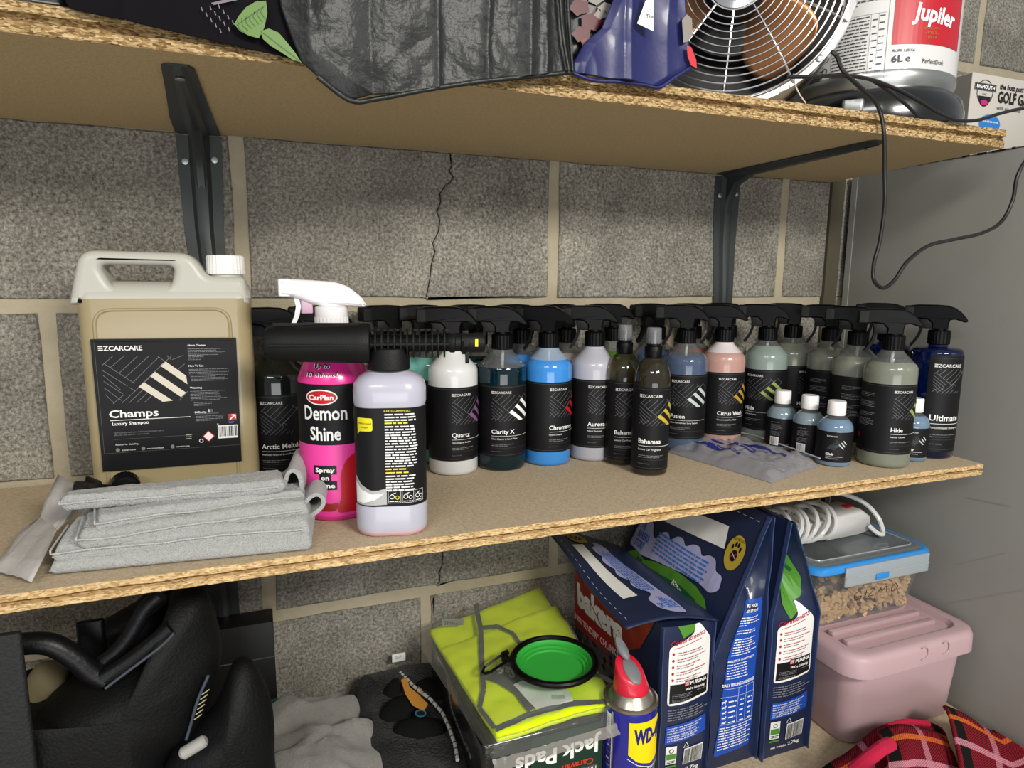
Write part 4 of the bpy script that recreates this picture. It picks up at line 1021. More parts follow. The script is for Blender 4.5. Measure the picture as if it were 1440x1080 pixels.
class Bag:
    def __init__(s, name_label, x0, yn, T, W, keyL, keyR, H, seed=0, fold=None, rz=0):
        s.t = thing('dog_food_bag', name_label, 'dog food', (x0, yn, LOW), rz, 'dog food bags'); s.T, s.W, s.H, s.kl, s.kr, s.fold, s.seed = T, W, H, keyL, keyR, fold or H, seed
        N = 64; rings = []
        for i in range(N+1):
            z = H*i/N; r = []
            for k in range(17): r.append(Vector(s.gus(T*k/16, z, 0)))
            for k in range(1, 9): u = k/8; r.append(Vector((s.R(z)+.003*math.sin(PI*u), W*u, z)))
            for k in range(7, -1, -1): r.append(Vector((s.L(z)+(s.R(z)-s.L(z))*k/8, W, z)))
            for k in range(1, 16): u = k/16; r.append(Vector(s.left(W*u, z, 0)))
            rings.append(r)
        b_ = MB(); b_.loft(rings, True); b_.build('film', NAVY, s.t, sharp=60)
        for f in (lambda z: (s.L(z)-.001, -.0015, z), lambda z: (s.R(z)+.001, -.0015, z)):
            b_ = MB(); pts = [f(H*i/30) for i in range(31)]
            b_.loft([[Vector((p[0]-.0008, p[1]-.004, p[2])), Vector((p[0]+.0008, p[1]-.004, p[2])), Vector((p[0]+.0008, p[1]+.003, p[2])), Vector((p[0]-.0008, p[1]+.003, p[2]))] for p in pts]); b_.build('heat_seam', NAVL, s.t)
    def itp(s, k, z):
        for (z0, x0), (z1, x1) in zip(k, k[1:]):
            if z <= z1: f = (z-z0)/(z1-z0); f = max(0, f); return x0+(x1-x0)*f
        return k[-1][1]
    def L(s, z): return s.itp(s.kl, z)+.002*noise.noise(Vector((z*25, s.seed, 0)))
    def R(s, z): return s.itp(s.kr, z)+.002*noise.noise(Vector((z*25, s.seed, 7)))
    def gus(s, a, h, o):
        h = max(0, min(h, s.H)); f = a/s.T; x = s.L(h)+(s.R(h)-s.L(h))*f
        bul = .006*math.sin(PI*max(0, min(1, f)))*min(1, h*14)+.0012*noise.noise(Vector((a*50, h*30, s.seed)))
        if h > s.fold: bul -= .034*(1-abs(2*f-1))*min(1, (h-s.fold)/.05)
        return (x, -bul-o, h)
    def left(s, u, h, o):      # u from the far end to the near end, as read
        h = max(0, min(h, s.H)); q = max(0, min(1, u/s.W))
        return (s.L(h)-o-.004*math.sin(PI*q)*min(1, h*12)+.0012*noise.noise(Vector((u*40, h*30, s.seed+3)))*(1 if 0 < q < 1 else 0), s.W-u, h)
def commitments(bag, dy=0, nw=True):
    T = bag.T; d = Decal(bag.gus, off=.0009, step=.006); d.base = .0006; d.wl = .0008
    d.poly(roundpoly([(.010, .118), (.074, .124), (.074, .205), (.052, .232), (.045, .236), (.044, .218), (.010, .202)], .006, 3), W_, .0002)
    d.poly([(.028, .214), (.044, .222), (.044, .262), (.030, .270), (.020, .262), (.018, .236)], GR, .00015)
    d.poly([(.0125, .1215), (.0715, .127), (.0715, .152), (.0125, .149)], K_, .0004)
    d.text('Commitments', .012, .204, .0075, RD, w=.052, shear=.3, rot=.22, bold=.01, lift=.0006); d.line(.016, .2005, .056, .2095, .0009, RD, .0006)
    for q in range(5):
        y = .192-q*.0093; d.oval(.0155, y+.001, .0017, .0021, RD, 10, .0006); d.words(.0205, y+.0022, .058+.008*(q % 2), .0013, RD if q != 4 else RD, .9, .06); d.words(.0205, y-.0012, .060-.006*(q % 3), .0013, GY, .9, .06)
    d.rect(.033, .1445, .0715, .1530, K_, .0005); d.rect(.0325, .1455, .0395, .1525, RD, .0007)
    for q in range(4): d.line(.0335+.0018*q, .1462, .0335+.0018*q, .1518, .0004, W_, .0009)
    for q in range(3): d.line(.0330, .1474+.0018*q, .0390, .1474+.0018*q, .0004, W_, .0009)
    d.text('PURINA', .0415, .1462, .0052, W_, w=.028, bold=.03, lift=.0009); d.text("We're Listening", .034, .1385, .0040, W_, w=.033, shear=.2, bold=.02, lift=.0007)
    d.words(.054, .1345, .070, .001, GY); d.para(.016, .1345, .046, 3, .0022, .001, GY); d.para(.016, .1265, .046, 2, .0020, .001, GY)
    for q in range(5): d.words(.010, .112-q*.0036, .056+.01*(q % 3), .0015, GY, .9, .04)
    d.poly(roundpoly([(.009, .062), (.073, .068), (.073, .093), (.009, .088)], .002, 2), BL, .0002)
    for q, tx in enumerate(('Best before date, registration and batch', 'number: see coding on bottom panel.', 'Keep pet food in a cool dry place.')): d.text(tx, .0115, .0835-q*.0035, .0022, W_, w=.054-.005*q, rot=.07, bold=.02, lift=.0005)
    for q, tx in enumerate(('WARNING: THIS BAG IS NOT A', 'TOY. KEEP OUT OF REACH', 'OF CHILDREN AND PETS.')): d.text(tx, .0115, .0720-q*.0033, .0022, W_, w=.050-.004*q, rot=.07, bold=.02, lift=.0005)
    d.rect(.011, .030, .0265, .058, W_, .0003); d.rect(.012, .0375, .0255, .0465, GR, .0005); d.ringl(.0188, .0515, .0030, .0009, K_, 14); d.words(.013, .0345, .025, .0012, K_); d.words(.013, .032, .024, .0012, K_); d.rect(.011, .0245, .0280, .0275, GR, .0003)
    d.pline([(.0365, .0535), (.0405, .0605), (.0445, .0535), (.0365, .0535)], .0007, W_)
    d.bars(.039, .026, .069, .050, K_, W_)
    d.text('net weight', .015, .0135, .0038, W_, w=.026, bold=.02, lift=.0004); d.text('2.7kg', .044, .0135, .0058, W_, w=.022, bold=.02, lift=.0004)
    d.build('side_print', PALM, bag.t, fix=False, smooth=False)
# front-left bag with its top folded over to the left
bA = Bag('dog food bag nearest the spray can, its navy top folded over to the left', .488, -.283, .077, .250, [(0, 0), (.25, -.002)], [(0, .077), (.25, .077)], .232, 1)
commitments(bA)
d = Decal(bA.left, off=.0010, step=.010)
d.poly([(.001, .104), (.120, .122), (.205, .178), (.235, .232), (.001, .232)], BR, .0008)
d.poly([(.001, .110), (.122, .128), (.150, .147), (.001, .136)], RD, .0010)
d.text('bakers', .012, .150, .036, W_, w=.150, bold=.07, rot=.07, lift=.0014); d.line(.015, .200, .120, .146, .0022, BR, .0017)
d.text('100% TENDER* CHUNKS', .004, .1185, .0105, W_, w=.150, bold=.02, lift=.0014, rot=.10)
r_ = random.Random(4)
for q in range(60): u_ = .004+r_.random()*.16; d.oval(u_, .03+r_.random()*(.075+u_*.1), .006, .0045, KP if q % 3 else BR, 7, .0009+.00001*q)
d.oval(.205, .130, .011, .009, KP, 9, .0012, rot=.3)
for q in range(12): a0, a1 = 3.6+q*.14, 3.74+q*.14; d.line(.10+.075*math.cos(a0), .125+.06*math.sin(a0), .10+.075*math.cos(a1), .125+.06*math.sin(a1), .0022, W_, .0016)
d.build('front_print', PALM, bA.t, fix=False, smooth=False)
def flapA(a, h, o):     # a from near to far, h from the ridge to the hem
    s_ = h/.140; x = .079-.139*s_; z = .232+.012*math.sin(min(1, s_*1.3)*PI*.6)+.030*s_*(a/.26)+.006*s_
    z += .006*math.sin(s_*3.5+a*20)*s_+.0025*noise.noise(Vector((a*14, h*14, 3)))
    return (x, -.006+a*1.0, z+o)
b_ = MB(); b_.grid(lambda u, v: flapA(-.004+.262*u, .142*v, 0), 40, 26); o = b_.build('folded_top', NAVY, bA.t, sharp=60); o.modifiers.new('t', 'SOLIDIFY').thickness = .0016
def story(bag_t, fn, L, o_, hs, upright=True, n_='back_print', step=.01, qr=True):
    """back panel artwork: a along, h up; hs = height scale"""
    d = Decal(fn, off=o_, step=step); d.base = .0009; d.wl = .0011
    H = lambda v: v*hs
    d.poly([(.060, H(.62)), (.060, H(.78)), (.205, H(.83)), (.212, H(.67))], W_, .0003)
    cl = [(.006, .31), (.008, .46), (.020, .56), (.046, .57), (.058, .47), (.066, .46), (.076, .54), (.090, .57), (.102, .52), (.114, .58), (.128, .59), (.140, .54), (.152, .59), (.168, .60), (.178, .54), (.190, .58), (.206, .58), (.214, .50), (.228, .50), (.232, .40), (.218, .35), (.190, .37), (.150, .36), (.100, .33), (.05, .29)]
    d.poly(roundpoly([(a, H(h)) for a, h in cl], .006, 4), LV_, .0003)
    for q, (tx, w_) in enumerate((('THE', .014), ('BAKERS', .033), ('STORY', .028))): d.text(tx, .018, H(.475-.075*q), H(.058), BT, w=w_, bold=.04, lift=.0006)
    for q in range(6): d.words(.070, H(.520-.030*q), .200-.006*(q % 2), H(.014), BT, .9)
    d.oval(.232, H(.68), .0165, H(.125), GO, 26, .0005); d.oval(.232, H(.66), .0062, H(.042), K_, 16, .0008)
    for q in range(4): d.oval(.225+.0047*q, H(.715+(.025 if q in (1, 2) else 0)), .0020, H(.020), K_, 10, .0008)
    d.line(.227, H(.645), .237, H(.68), .0016, RD, .0011); d.line(.227, H(.68), .237, H(.645), .0008, W_, .0013)
    d.text('PROUDLY MADE IN THE UK', .232, H(.765), H(.024), K_, w=.022, align='c', lift=.0008)
    return d, H
d, H = story(bA.t, flapA, .22, .0006, .140)
d.build('back_print', PALM, bA.t, fix=False, smooth=False)
d = Decal(flapA, off=.0005, step=.01)
for q in range(16): d.line(.012+q*.013, .132, .018+q*.013, .132, .0005, 0)
d.build('stitch_line', [INK_W], bA.t, fix=False, smooth=False)
# middle bag, back panel to the left, standing tall
bB = Bag('tallest navy dog food bag in the middle, with green panel and blue feeding table', .567, -.283, .083, .262, [(0, 0), (.175, 0), (.362, .082)], [(0, .084), (.25, .084), (.362, .0855)], .362, 2, fold=.235)
d, H = story(bB.t, lambda a, h, o: bB.left(a, .175+h, o+.0004), .262, .0008, .187)
hill = [(.002, -.42), (.002, .10), (.012, .24), (.030, .30), (.046, .29), (.060, .27), (.085, .31), (.110, .33), (.135, .35), (.160, .35), (.190, .34), (.215, .30), (.232, .20), (.236, .02), (.236, -.42)]
d.poly([(a, H(h)) for a, h in hill], GR, .0005, hstep=.01)
d.poly([(.002, H(-.42)), (.002, H(.06)), (.030, H(.14)), (.060, H(.20)), (.085, H(.25)), (.11, H(.26)), (.16, H(.28)), (.20, H(.26)), (.225, H(.16)), (.234, H(0)), (.234, H(-.42))], GD, .0007, hstep=.01)
d.ringl(.044, H(.215), .0050, .0016, GD); d.ringl(.058, H(.205), .0028, .0012, GD); d.rect(.042, H(.235), .058, H(.27), GD, .0008)
d.text('OVER OUR FARMS', .050, H(.12), H(.04), GR, w=.075, lift=.0012)
for q in range(11): d.words(.090+.004*q, H(.17-.045*q), .190, H(.018), W_, .9)
d.text('REGENERATIVE AGRICULTURE', .142, H(.25), H(.05), W_, w=.088, rot=-.35, bold=.02, lift=.0014)
d.build('back_print', PALM, bB.t, fix=False, smooth=False)
d = Decal(lambda a, h, o: bB.left(a, h, o), off=.0006, step=.01)
d.poly([(.190, .002), (.2610, .002), (.2610, .062), (.23, .06), (.205, .05)], GR, .0008); d.oval(.238, .085, .010, .012, KP, 9, .0009)
for q in range(19): d.line(.012+q*.013, .352, .018+q*.013, .352, .0005, W_, .0009)
d.build('front_print', PALM, bB.t, fix=False, smooth=False)
d = Decal(bB.gus, off=.0009, step=.006); d.base = .0006; d.wl = .0008
d.poly(roundpoly([(.012, .020), (.072, .026), (.074, .247), (.030, .247), (.024, .200)], .003, 3), BL, .0003)
for q in range(1): d.text('PET FOOD', .034, .238, .0036, W_, w=.026, bold=.03, lift=.0006); d.text('ADULT DOGS', .032, .232, .0036, W_, w=.028, bold=.03, lift=.0006)
for z, n_ in ((.224, 4), (.206, 2), (.194, 7)): d.para(.026, z, .070, n_, .0036, .0016, W_, rag=.3)
d.text('ANALYTICAL CONSTITUENTS', .022, .1630, .0032, W_, w=.046, bold=.03, lift=.0006); d.para(.022, .1585, .058, 6, .0040, .0016, W_)
d.text('DAILY FEEDING GUIDELINES', .017, .1270, .0044, W_, w=.054, bold=.03, lift=.0006)
for x in (.042, .056, .070): d.line(x, .070, x, .123, .0004, W_)
for z in (.123, .111, .070): d.line(.016, z, .071, z+.001, .0004, W_)
for q in range(5):
    z = .104-q*.0078
    d.oval(.021, z, .0030, .0012, W_, 8, .0006); d.line(.0190, z, .0190, z-.0030, .0008, W_); d.line(.0232, z, .0232, z-.0030, .0008, W_); d.oval(.0240, z+.0015, .0012, .0011, W_, 8, .0006)
    d.words(.028, z-.001, .040, .0018, W_); d.words(.046, z-.001, .053, .0018, W_); d.words(.060, z-.001, .068, .0018, W_)
for q in range(9): d.words(.016, .0640-q*.0042, .070-.006*(q % 2), .0018, W_, .9, .05)
d.build('side_print', PALM, bB.t, fix=False, smooth=False)
# right-hand bag
bC = Bag('dog food bag on the right beside the pink box, reading net weight 2.7kg', .656, -.292, .080, .240, [(0, 0), (.215, 0), (.355, .020)], [(0, .082), (.215, .082), (.355, .024)], .355, 3, fold=.215)
commitments(bC)
b_ = MB()
d = Decal(bC.gus, off=.0007, step=.008); d.poly(roundpoly([(.016, .262), (.036, .232), (.060, .240), (.070, .268), (.052, .300), (.030, .322), (.018, .300)], .006, 4), GR, .0008); d.line(.036, .29, .056, .275, .006, GD, .0012); d.build('top_print', PALM, bC.t, fix=False, smooth=False)

# ------------------------------------------------------------------ spray can
cx_, cy_ = .4175, -.322; R = .0325; a = camrot(cx_, cy_)
can = thing('aerosol_can', 'blue and yellow aerosol can with red smart straw cap at the shelf front', 'spray can', (cx_, cy_, LOW), a)
CBL = mat('can_blue', '#1f2287', .22, spec=.6, coat=.5); TIN = mat('tin_metal', '#b4ac9f', .28, metal=.9)
b_ = MB(); b_.lathe([(R*.94, 0), (R, .003), (R, .170), (R*.985, .1725)], 48); b_.build('can_body', CBL, can)
b_ = MB(); b_.lathe([(R*.985, .172), (R*1.02, .1735), (R*1.02, .1765), (R*.95, .1775), (R*.92, .1755), (R*.88, .176), (R*.78, .181), (R*.62, .188), (R*.5, .191)], 48); b_.build('metal_dome', TIN, can)
d = Decal(cyl(R, R_(12)), off=.0004, step=.003); CY = ink('can_yellow', '#f2d400')
d.line(-.027, .004, -.027, .170, .0022, 3, .0002); d.line(-.0285, .004, -.0285, .170, .0008, 2, .0003)
d.rect(-.038, .140, -.030, .166, 2, .0002); d.para(-.037, .162, -.031, 8, .003, .0012, 0)
for q in range(14): d.words(-.037, .132-q*.009, -.030, .002, 3 if q % 3 else 1, .9)
d.poly([(-.007, .163), (.040, .163), (.040, .110), (.022, .106), (.004, .112), (-.007, .121)], 1, .0002)
d.text('WD-40', -.001, .136, .0185, 0, w=.043, bold=.05, lift=.0005)
d.line(-.008, .116, .004, .108, .0008, 2); d.line(.004, .108, .022, .1015, .0008, 2); d.text('MULTI-USE PRODUCT', .006, .099, .0026, 2, w=.032, bold=.03)
d.poly([(-.004, .072), (.026, .080), (.026, .092), (-.004, .084)], 2, .0002); d.text('SPRAYS', -.002, .0755, .0042, 4, w=.020, rot=.24, lift=.0005); d.text('2', .020, .079, .014, 4, bold=.05, lift=.0006); d.text('WAYS', -.002, .066, .004, 2, w=.02, lift=.0004)
d.poly([(-.010, .030), (-.010, .066), (.010, .060), (.022, .030)], 2, .0002); d.oval(.012, .056, .008, .006, 4, 14, .0003)
d.build('can_print', [ink('can_navy', '#14186b'), CY, INK_W, TIN, INK_R], can, fix=False, smooth=False)
RED = mat('red_plastic_cap', '#c81733', .35, coat=.2); GRP = mat('grey_plastic_actuator', '#6e7072', .4)
def slant(x, y): return .2125-.42*x+.50*y      # sloping top face, low towards the viewer
rings = []
for f, r, ox in ((0, .0215, 0), (.12, .0218, 0), (.5, .0200, -.001), (.8, .0182, -.002), (.95, .0170, -.003), (1.0, .0150, -.003), (1.0, .0001, -.003)):
    rings.append([Vector((ox+r*math.cos(2*PI*k/36), r*math.sin(2*PI*k/36), .187+(slant(ox+r*math.cos(2*PI*k/36), r*math.sin(2*PI*k/36))-.187)*f)) for k in range(36)])
b_ = MB(); b_.loft(rings, True); b_.build('cap', RED, can, sharp=60)
def disc(cx, cy, rx, ry, z0, th, nm, ang=0):
    b_ = MB(); R2 = []
    for rr_, dz in ((1, 0), (1.04, th*.5), (.9, th), (.02, th*1.1)):
        ring = []
        for k in range(28):
            q = 2*PI*k/28; x = cx+rr_*(rx*math.cos(q)*math.cos(ang)-ry*math.sin(q)*math.sin(ang)); y = cy+rr_*(rx*math.cos(q)*math.sin(ang)+ry*math.sin(q)*math.cos(ang)); ring.append(Vector((x, y, slant(x, y)+z0+dz)))
        R2.append(ring)
    b_.loft(R2, True); b_.build(nm, GRP, can, sharp=60)
disc(.0005, -.0035, .0135, .0095, -.0005, .0030, 'actuator', -.9)
disc(-.0125, .0125, .0120, .0065, .004, .0045, 'straw_clip', 2.3)
b_ = MB(); b_.lathe([(.0001, -.003), (.0030, -.002), (.0030, .002), (.0001, .003)], 14, M=Matrix.Translation((-.0085, .0065, .2240)), caps=False); b_.build('nozzle_tip', mat('brass_tip', '#c9b48a', .3, metal=.8), can)

# ------------------------------------------------------------------ hi-vis vest pack on a boxed pair of pads
jx0, jx1 = .228, .385
jp_ = thing('jack_pad_pack', 'black shrink wrapped pack of caravan pads beneath the yellow vest, print upside down', 'pack', (jx0, -.318, LOW))
b_ = MB(); b_.rbox((0, 0, 0), (.155, .24, .155), .008); b_.build('pack', mat('black_shrink_wrap', '#101211', .18, bump=1.2, bscale=35, coat=.8), jp_, sharp=60)
d = Decal(lambda a, h, o: (a, -o, h), off=.0008, step=.02)
d.rect(.060, .002, .154, .150, 2, .0003)
d.text('Jack Pads', .152, .130, .0200, 0, w=.112, rot=PI, bold=.03, lift=.0008); d.text('Caravan', .142, .104, .0085, 1, w=.042, rot=PI, bold=.02, lift=.0008)
d.rect(.108, .076, .148, .094, 4, .0006); d.text('MAYPOLE', .146, .092, .0085, 0, w=.034, rot=PI, lift=.0010)
for q in range(3): d.poly([(.075+q*.012, .068), (.083+q*.012, .068), (.093+q*.012, .092), (.085+q*.012, .092)], 3, .0007)
d.build('card_print', [INK_W, ink('orange_red', '#c2371c'), ink('deep_green', '#0e2f22'), ink('strong_yellow', '#e6cf12'), INK_D], jp_, fix=False, smooth=False)

VZ = -.470
vest = thing('hi_vis_vest', 'folded fluorescent yellow vest with grey piping sealed in a clear plastic bag', 'vest', (0, 0, VZ))
HV = mat('fluorescent_yellow_fabric', '#e4f716', .75, bump=.3, bscale=30, spec=.2); TAPE = mat('grey_piping', '#5c6060', .7)
def vq(px, py, z=0): p = at(px, py, 2, VZ+z); return p
VC = [vq(699, 1037), vq(866, 986), vq(761, 817), vq(598, 880)]
def vsurf(u, v, lift=0, zb=0):
    A, B, C_, D_ = VC; p = (A*(1-u)+B*u)*(1-v)+(D_*(1-u)+C_*u)*v
    z = .003*noise.noise(Vector((p.x*18, p.y*18, 1)))+.0015*noise.noise(Vector((p.x*50, p.y*50, 4)))
    return Vector((p.x, p.y, z+lift+zb))
def pad(u0, u1, v0, v1, z0, z1, e=.05, nu=26, nv=30):
    R = []
    for z_, ins in ((z0, .02), (z0+(z1-z0)*.25, .004), (z0+(z1-z0)*.75, .0), (z1, .012)):
        ring = []
        for i in range(nu): ring.append((u0+ins+(u1-u0-2*ins)*i/nu, v0+ins, z_))
        for i in range(nv): ring.append((u1-ins, v0+ins+(v1-v0-2*ins)*i/nv, z_))
        for i in range(nu): ring.append((u1-ins-(u1-u0-2*ins)*i/nu, v1-ins, z_))
        for i in range(nv): ring.append((u0+ins, v1-ins-(v1-v0-2*ins)*i/nv, z_))
        R.append([vsurf(u, v, q) for u, v, q in ring])
    b_ = MB(); b_.loft(R, False)
    b_.grid(lambda a, b2: vsurf(u0+.012+(u1-u0-.024)*a, v0+.012+(v1-v0-.024)*b2, z1), 26, 30)
    b_.grid(lambda a, b2: vsurf(u0+.02+(u1-u0-.04)*a, v0+.02+(v1-v0-.04)*b2, z0), 4, 4)
    return b_
pad(.02, .98, .02, .98, -.016, -.005).build('lower_fold', HV, vest, sharp=70)
pad(.0, 1.0, .0, .74, -.005, .002).build('front_fold', HV, vest, sharp=70)
def vdec(a, h, o):   # photo-plan coordinates of the flat top, in thousandths
    p = at(a*1000, h*1000, 2, VZ); return (p.x, p.y, .0042+.003*noise.noise(Vector((p.x*18, p.y*18, 1)))+.0015*noise.noise(Vector((p.x*50, p.y*50, 4)))+o)
def stripe(pts, w_, nm='piping', mt=None):
    d = Decal(vdec, off=.0004, step=.008); P = []
    for i in range(len(pts)-1): d.line(pts[i][0]/1000, pts[i][1]/1000, pts[i+1][0]/1000, pts[i+1][1]/1000, w_/1000, 0, .0003)
    d.build(nm, mt or TAPE, vest, fix=False, smooth=False)
stripe([(669, 853), (676, 888), (678, 948), (680, 975), (674, 1000), (695, 1030)], 7)
stripe([(676, 886), (700, 884), (722, 896), (732, 912)], 5)
stripe([(682, 952), (704, 962), (728, 978), (748, 1004)], 12)
stripe([(697, 1032), (740, 1012), (800, 997), (860, 988)], 8)
stripe([(822, 950), (848, 958), (866, 968)], 5)
d = Decal(vdec, off=.0006, step=.01)
d.poly([(.688, .948), (.716, .930), (.762, .952), (.724, .968)], 3, .0005)
d.text('Safe', .7275, .950, -.0135, 2, w=.032, rot=PI+.35, lift=.0016, bold=.03)
d.poly([(.722, .970), (.752, .954), (.800, .976), (.806, .994), (.754, 1.004)], 0, .0008)
d.para(.738, .972, .770, 3, .003, .0012, 1); d.ringl(.762, .994, .004, .0008, 1); d.ringl(.772, .991, .004, .0008, 1); d.rect(.776, .984, .794, .990, 2, .0012)
d.poly([(.622, .876), (.652, .873), (.652, .884), (.622, .887)], 2, .0005); d.text('SMALL', .625, .8855, -.006, 1, w=.024, lift=.001, rot=-.08)
d.build('card_insert', [INK_W, INK_G, ink('pale_grey_ink', '#b4b4ae'), ink('slate_ink', '#5b605c')], vest, fix=False, smooth=False)
VF = clear('vest_bag_film', '#f4f6f2', .09, veil=.07, vcol='#d8d8d0')
def film(u, v):
    p = vsurf(u, v); e = min(1, max(0, min(u+.08, 1.08-u, v+.06, 1.06-v))*8)
    return Vector((p.x, p.y, p.z+.0065*e**.5-.013*(1-e)+.005*abs(noise.noise(Vector((p.x*30, p.y*22, 9))))*e))
b_ = MB(); b_.grid(lambda a, c_: film(-.08+1.10*a, -.06+1.12*c_), 50, 54); b_.build('plastic_bag', VF, vest, sharp=180)
b_ = MB()
def skirt(a, c_):
    q = film(-.08+1.10*a, -.06); return Vector((q.x+.002*noise.noise(Vector((a*9, c_*3, 0))), q.y-.004*c_-.003*abs(noise.noise(Vector((a*14, c_*2, 0)))), q.z-.013*c_))
b_.grid(skirt, 50, 6); b_.build('bag_side', clear('milky_bag_side', '#e4e2de', .12, veil=.38, vcol='#b5b0a8'), vest, sharp=180)

# green collapsible bowl
bz = VZ+.012
bc = at(779, 928, 2, bz+.012)
bowl = thing('dog_bowl', 'bright green collapsible bowl with black rim and carabiner on the yellow vest', 'bowl', (bc.x, bc.y, bz))
SG = mat('green_silicone', '#35a83f', .45, spec=.4)
b_ = MB(); b_.lathe([(.036, -.002), (.041, -.0015), (.044, .003), (.0475, .003), (.0480, .008), (.0505, .008), (.0505, .0115), (.0480, .0115), (.0470, .0105), (.0465, .0060), (.0430, .0058), (.0425, .0032), (.0385, .0030), (.0375, .0005), (.020, .0002), (.0001, .0002)], 56, caps=False); b_.build('silicone_cup', SG, bowl, sharp=40)
b_ = MB(); n_ = 56; b_.tube([(.0530*math.cos(2*PI*k/n_), .0530*math.sin(2*PI*k/n_), .0115) for k in range(n_)], .0042, 10, closed=True); b_.build('rim', BLK, bowl)
q0 = at(716, 922, 2, bz+.011)-Vector((bc.x, bc.y, bz)); q1 = at(681, 945, 2, bz+.006)-Vector((bc.x, bc.y, bz)); q0.z = .011; q1.z = .006
dv = (q1-q0).normalized(); sv = Vector((-dv.y, dv.x, 0))
b_ = MB(); b_.tube([q0-dv*.004+sv*.007, q0+dv*.004+sv*.008, q0+dv*.010, q0+dv*.004-sv*.008, q0-dv*.004-sv*.007], .0035, 8); b_.build('lug', BLK, bowl)
loop_ = [q0+dv*.003+sv*.002, q0+dv*.002-sv*.005, q0+dv*.010-sv*.009, q1-dv*.006-sv*.007, q1+dv*.002-sv*.002, q1+dv*.001+sv*.004, q1-dv*.006+sv*.006, q0+dv*.012+sv*.006]
b_ = MB(); b_.tube(loop_, .0017, 8, closed=True); b_.build('carabiner', BLK, bowl)
b_ = MB(); b_.tube([q1-dv*.007-sv*.0071, q0+dv*.011-sv*.0090], .0019, 8); b_.build('carabiner_gate', CHROME, bowl)

# ------------------------------------------------------------------ clothes heap left
GREYF = mat('grey_jersey', '#9a9792', .95, bump=1.0, bscale=600, var=.5, vscale=250, c2='#7f7c78', spec=.1, sheen=.3)
o = heap(.075, -.16, [(.150, -.16), (.130, -.02), (.09, -.004), (.00, -.004), (-.05, -.06), (-.06, -.2), (-.03, -.40), (.10, -.44), (.165, -.36)], LOW, lambda x, y: -.558+.010*math.sin(x*30), amp=.016, sc_=13, seed=2, seg=90, rings=34, power=6).build('grey_jersey', GREYF, None, sharp=80)
tag(o, 'crumpled grey jersey garment lying left of the black fleece gloves', 'garment')
NAVC = mat('navy_cotton', '#15182c', .9, bump=.5, bscale=400, spec=.15)
o = heap(-.005, -.31, [(.065, -.31), (.055, -.24), (.01, -.21), (-.06, -.22), (-.09, -.33), (-.03, -.44), (.05, -.42)], LOW, lambda x, y: -.520, amp=.014, sc_=14, seed=9, power=3).build('navy_sweater', NAVC, None, sharp=80)
tag(o, 'dark navy garment bundled between the black bag and the grey jersey', 'garment')
FLC = mat('black_fleece', '#0e0f0f', 1, bump=1.5, bscale=350, spec=.05, sheen=.15)
gl = thing('knitted_gloves', 'black fleece gloves with orange patch, cord and white tag against the wall', 'gloves', (0, 0, LOW))
o = heap(.19, -.15, [(.262, -.13), (.255, -.02), (.190, -.006), (.125, -.02), (.108, -.10), (.118, -.2), (.130, -.33), (.20, -.42), (.262, -.32)], 0, lambda x, y: .094-.03*max(0, -.10-y)+.30*max(0, .09+y), amp=.008, sc_=16, seed=5, seg=90, rings=30, power=5).build('body', FLC, gl, sharp=80)
FL2 = mat('black_knit_cuff', '#151615', .95, bump=1, bscale=500, spec=.1)
for (px, py, rx, ry, an) in ((566, 990, .034, .024, .3), (590, 1020, .036, .022, -.4), (560, 960, .034, .020, .9), (600, 965, .026, .040, .2)):
    p = at(px, py, 2, LOW+.096); b_ = MB(); Mx = Matrix.Translation((p.x, p.y, .088)) @ Matrix.Rotation(an, 4, 'Z') @ Matrix.Diagonal((rx, ry, .014, 1))
    b_.lathe([(.02, -1), (.5, -.86), (.86, -.5), (1, 0), (.86, .5), (.5, .86), (.02, 1)], 28, M=Mx); b_.build('finger', FL2, gl)
def g3(px, py, z=.102): p = at(px, py, 2, LOW+z); return Vector((p.x, p.y, z))
b_ = MB(); pts = [g3(563, 946), g3(572, 955), g3(585, 968), g3(606, 984), g3(622, 1002), g3(632, 1024, .101), g3(640, 1048, .098), g3(644, 1072, .096)]
P_ = []
for i in range(len(pts)-1):
    for k in range(8): P_.append(pts[i].lerp(pts[i+1], k/8))
b_.tube(P_, .0024, 8); b_.build('cord', mat('white_cord', '#b9b8b3', .7), gl)
for k in range(2, len(P_), 3):
    b_ = MB(); dd = (P_[min(k+1, len(P_)-1)]-P_[k-1]).normalized(); b_.tube([P_[k]-dd*.0008, P_[k]+dd*.0008], .0026, 8); b_.build('cord_fleck', INK_K, gl)
d = Decal(lambda a, h, o: tuple(g3(a*1000, h*1000, .1035+o)), off=.0005, step=.006)
d.poly([(.564, .956), (.572, .952), (.576, .966), (.588, .976), (.602, .990), (.596, 1.000), (.580, .992), (.570, .976)], 0, .0003)
d.poly([(.588, .965), (.594, .970), (.592, .975)], 0, .0003)
d.oval(.5915, 1.003, .008, .0055, 1, 18, .0005); d.oval(.5915, 1.003, .006, .0035, 2, 18, .0008)
d.build('orange_patch', [ink('amber_orange', '#c98a35'), ink('teal_ring', '#2b6f86'), INK_K], gl, fix=False, smooth=False)
tp = at(561, 924, 1, -.022); b_ = MB(); b_.box((tp.x-.0105, tp.y-.0006, tp.z-.007-LOW), (tp.x+.0100, tp.y+.0006, tp.z+.006-LOW), M=None); b_.build('care_tag', INK_W, gl)
d = Decal(lambda a, h, o: (tp.x+a, tp.y-.0007-o, tp.z-LOW+h), off=.0001); d.para(-.006, .002, .005, 3, .002, .0009, 0); d.build('tag_print', INK_G, gl, fix=False, smooth=False)

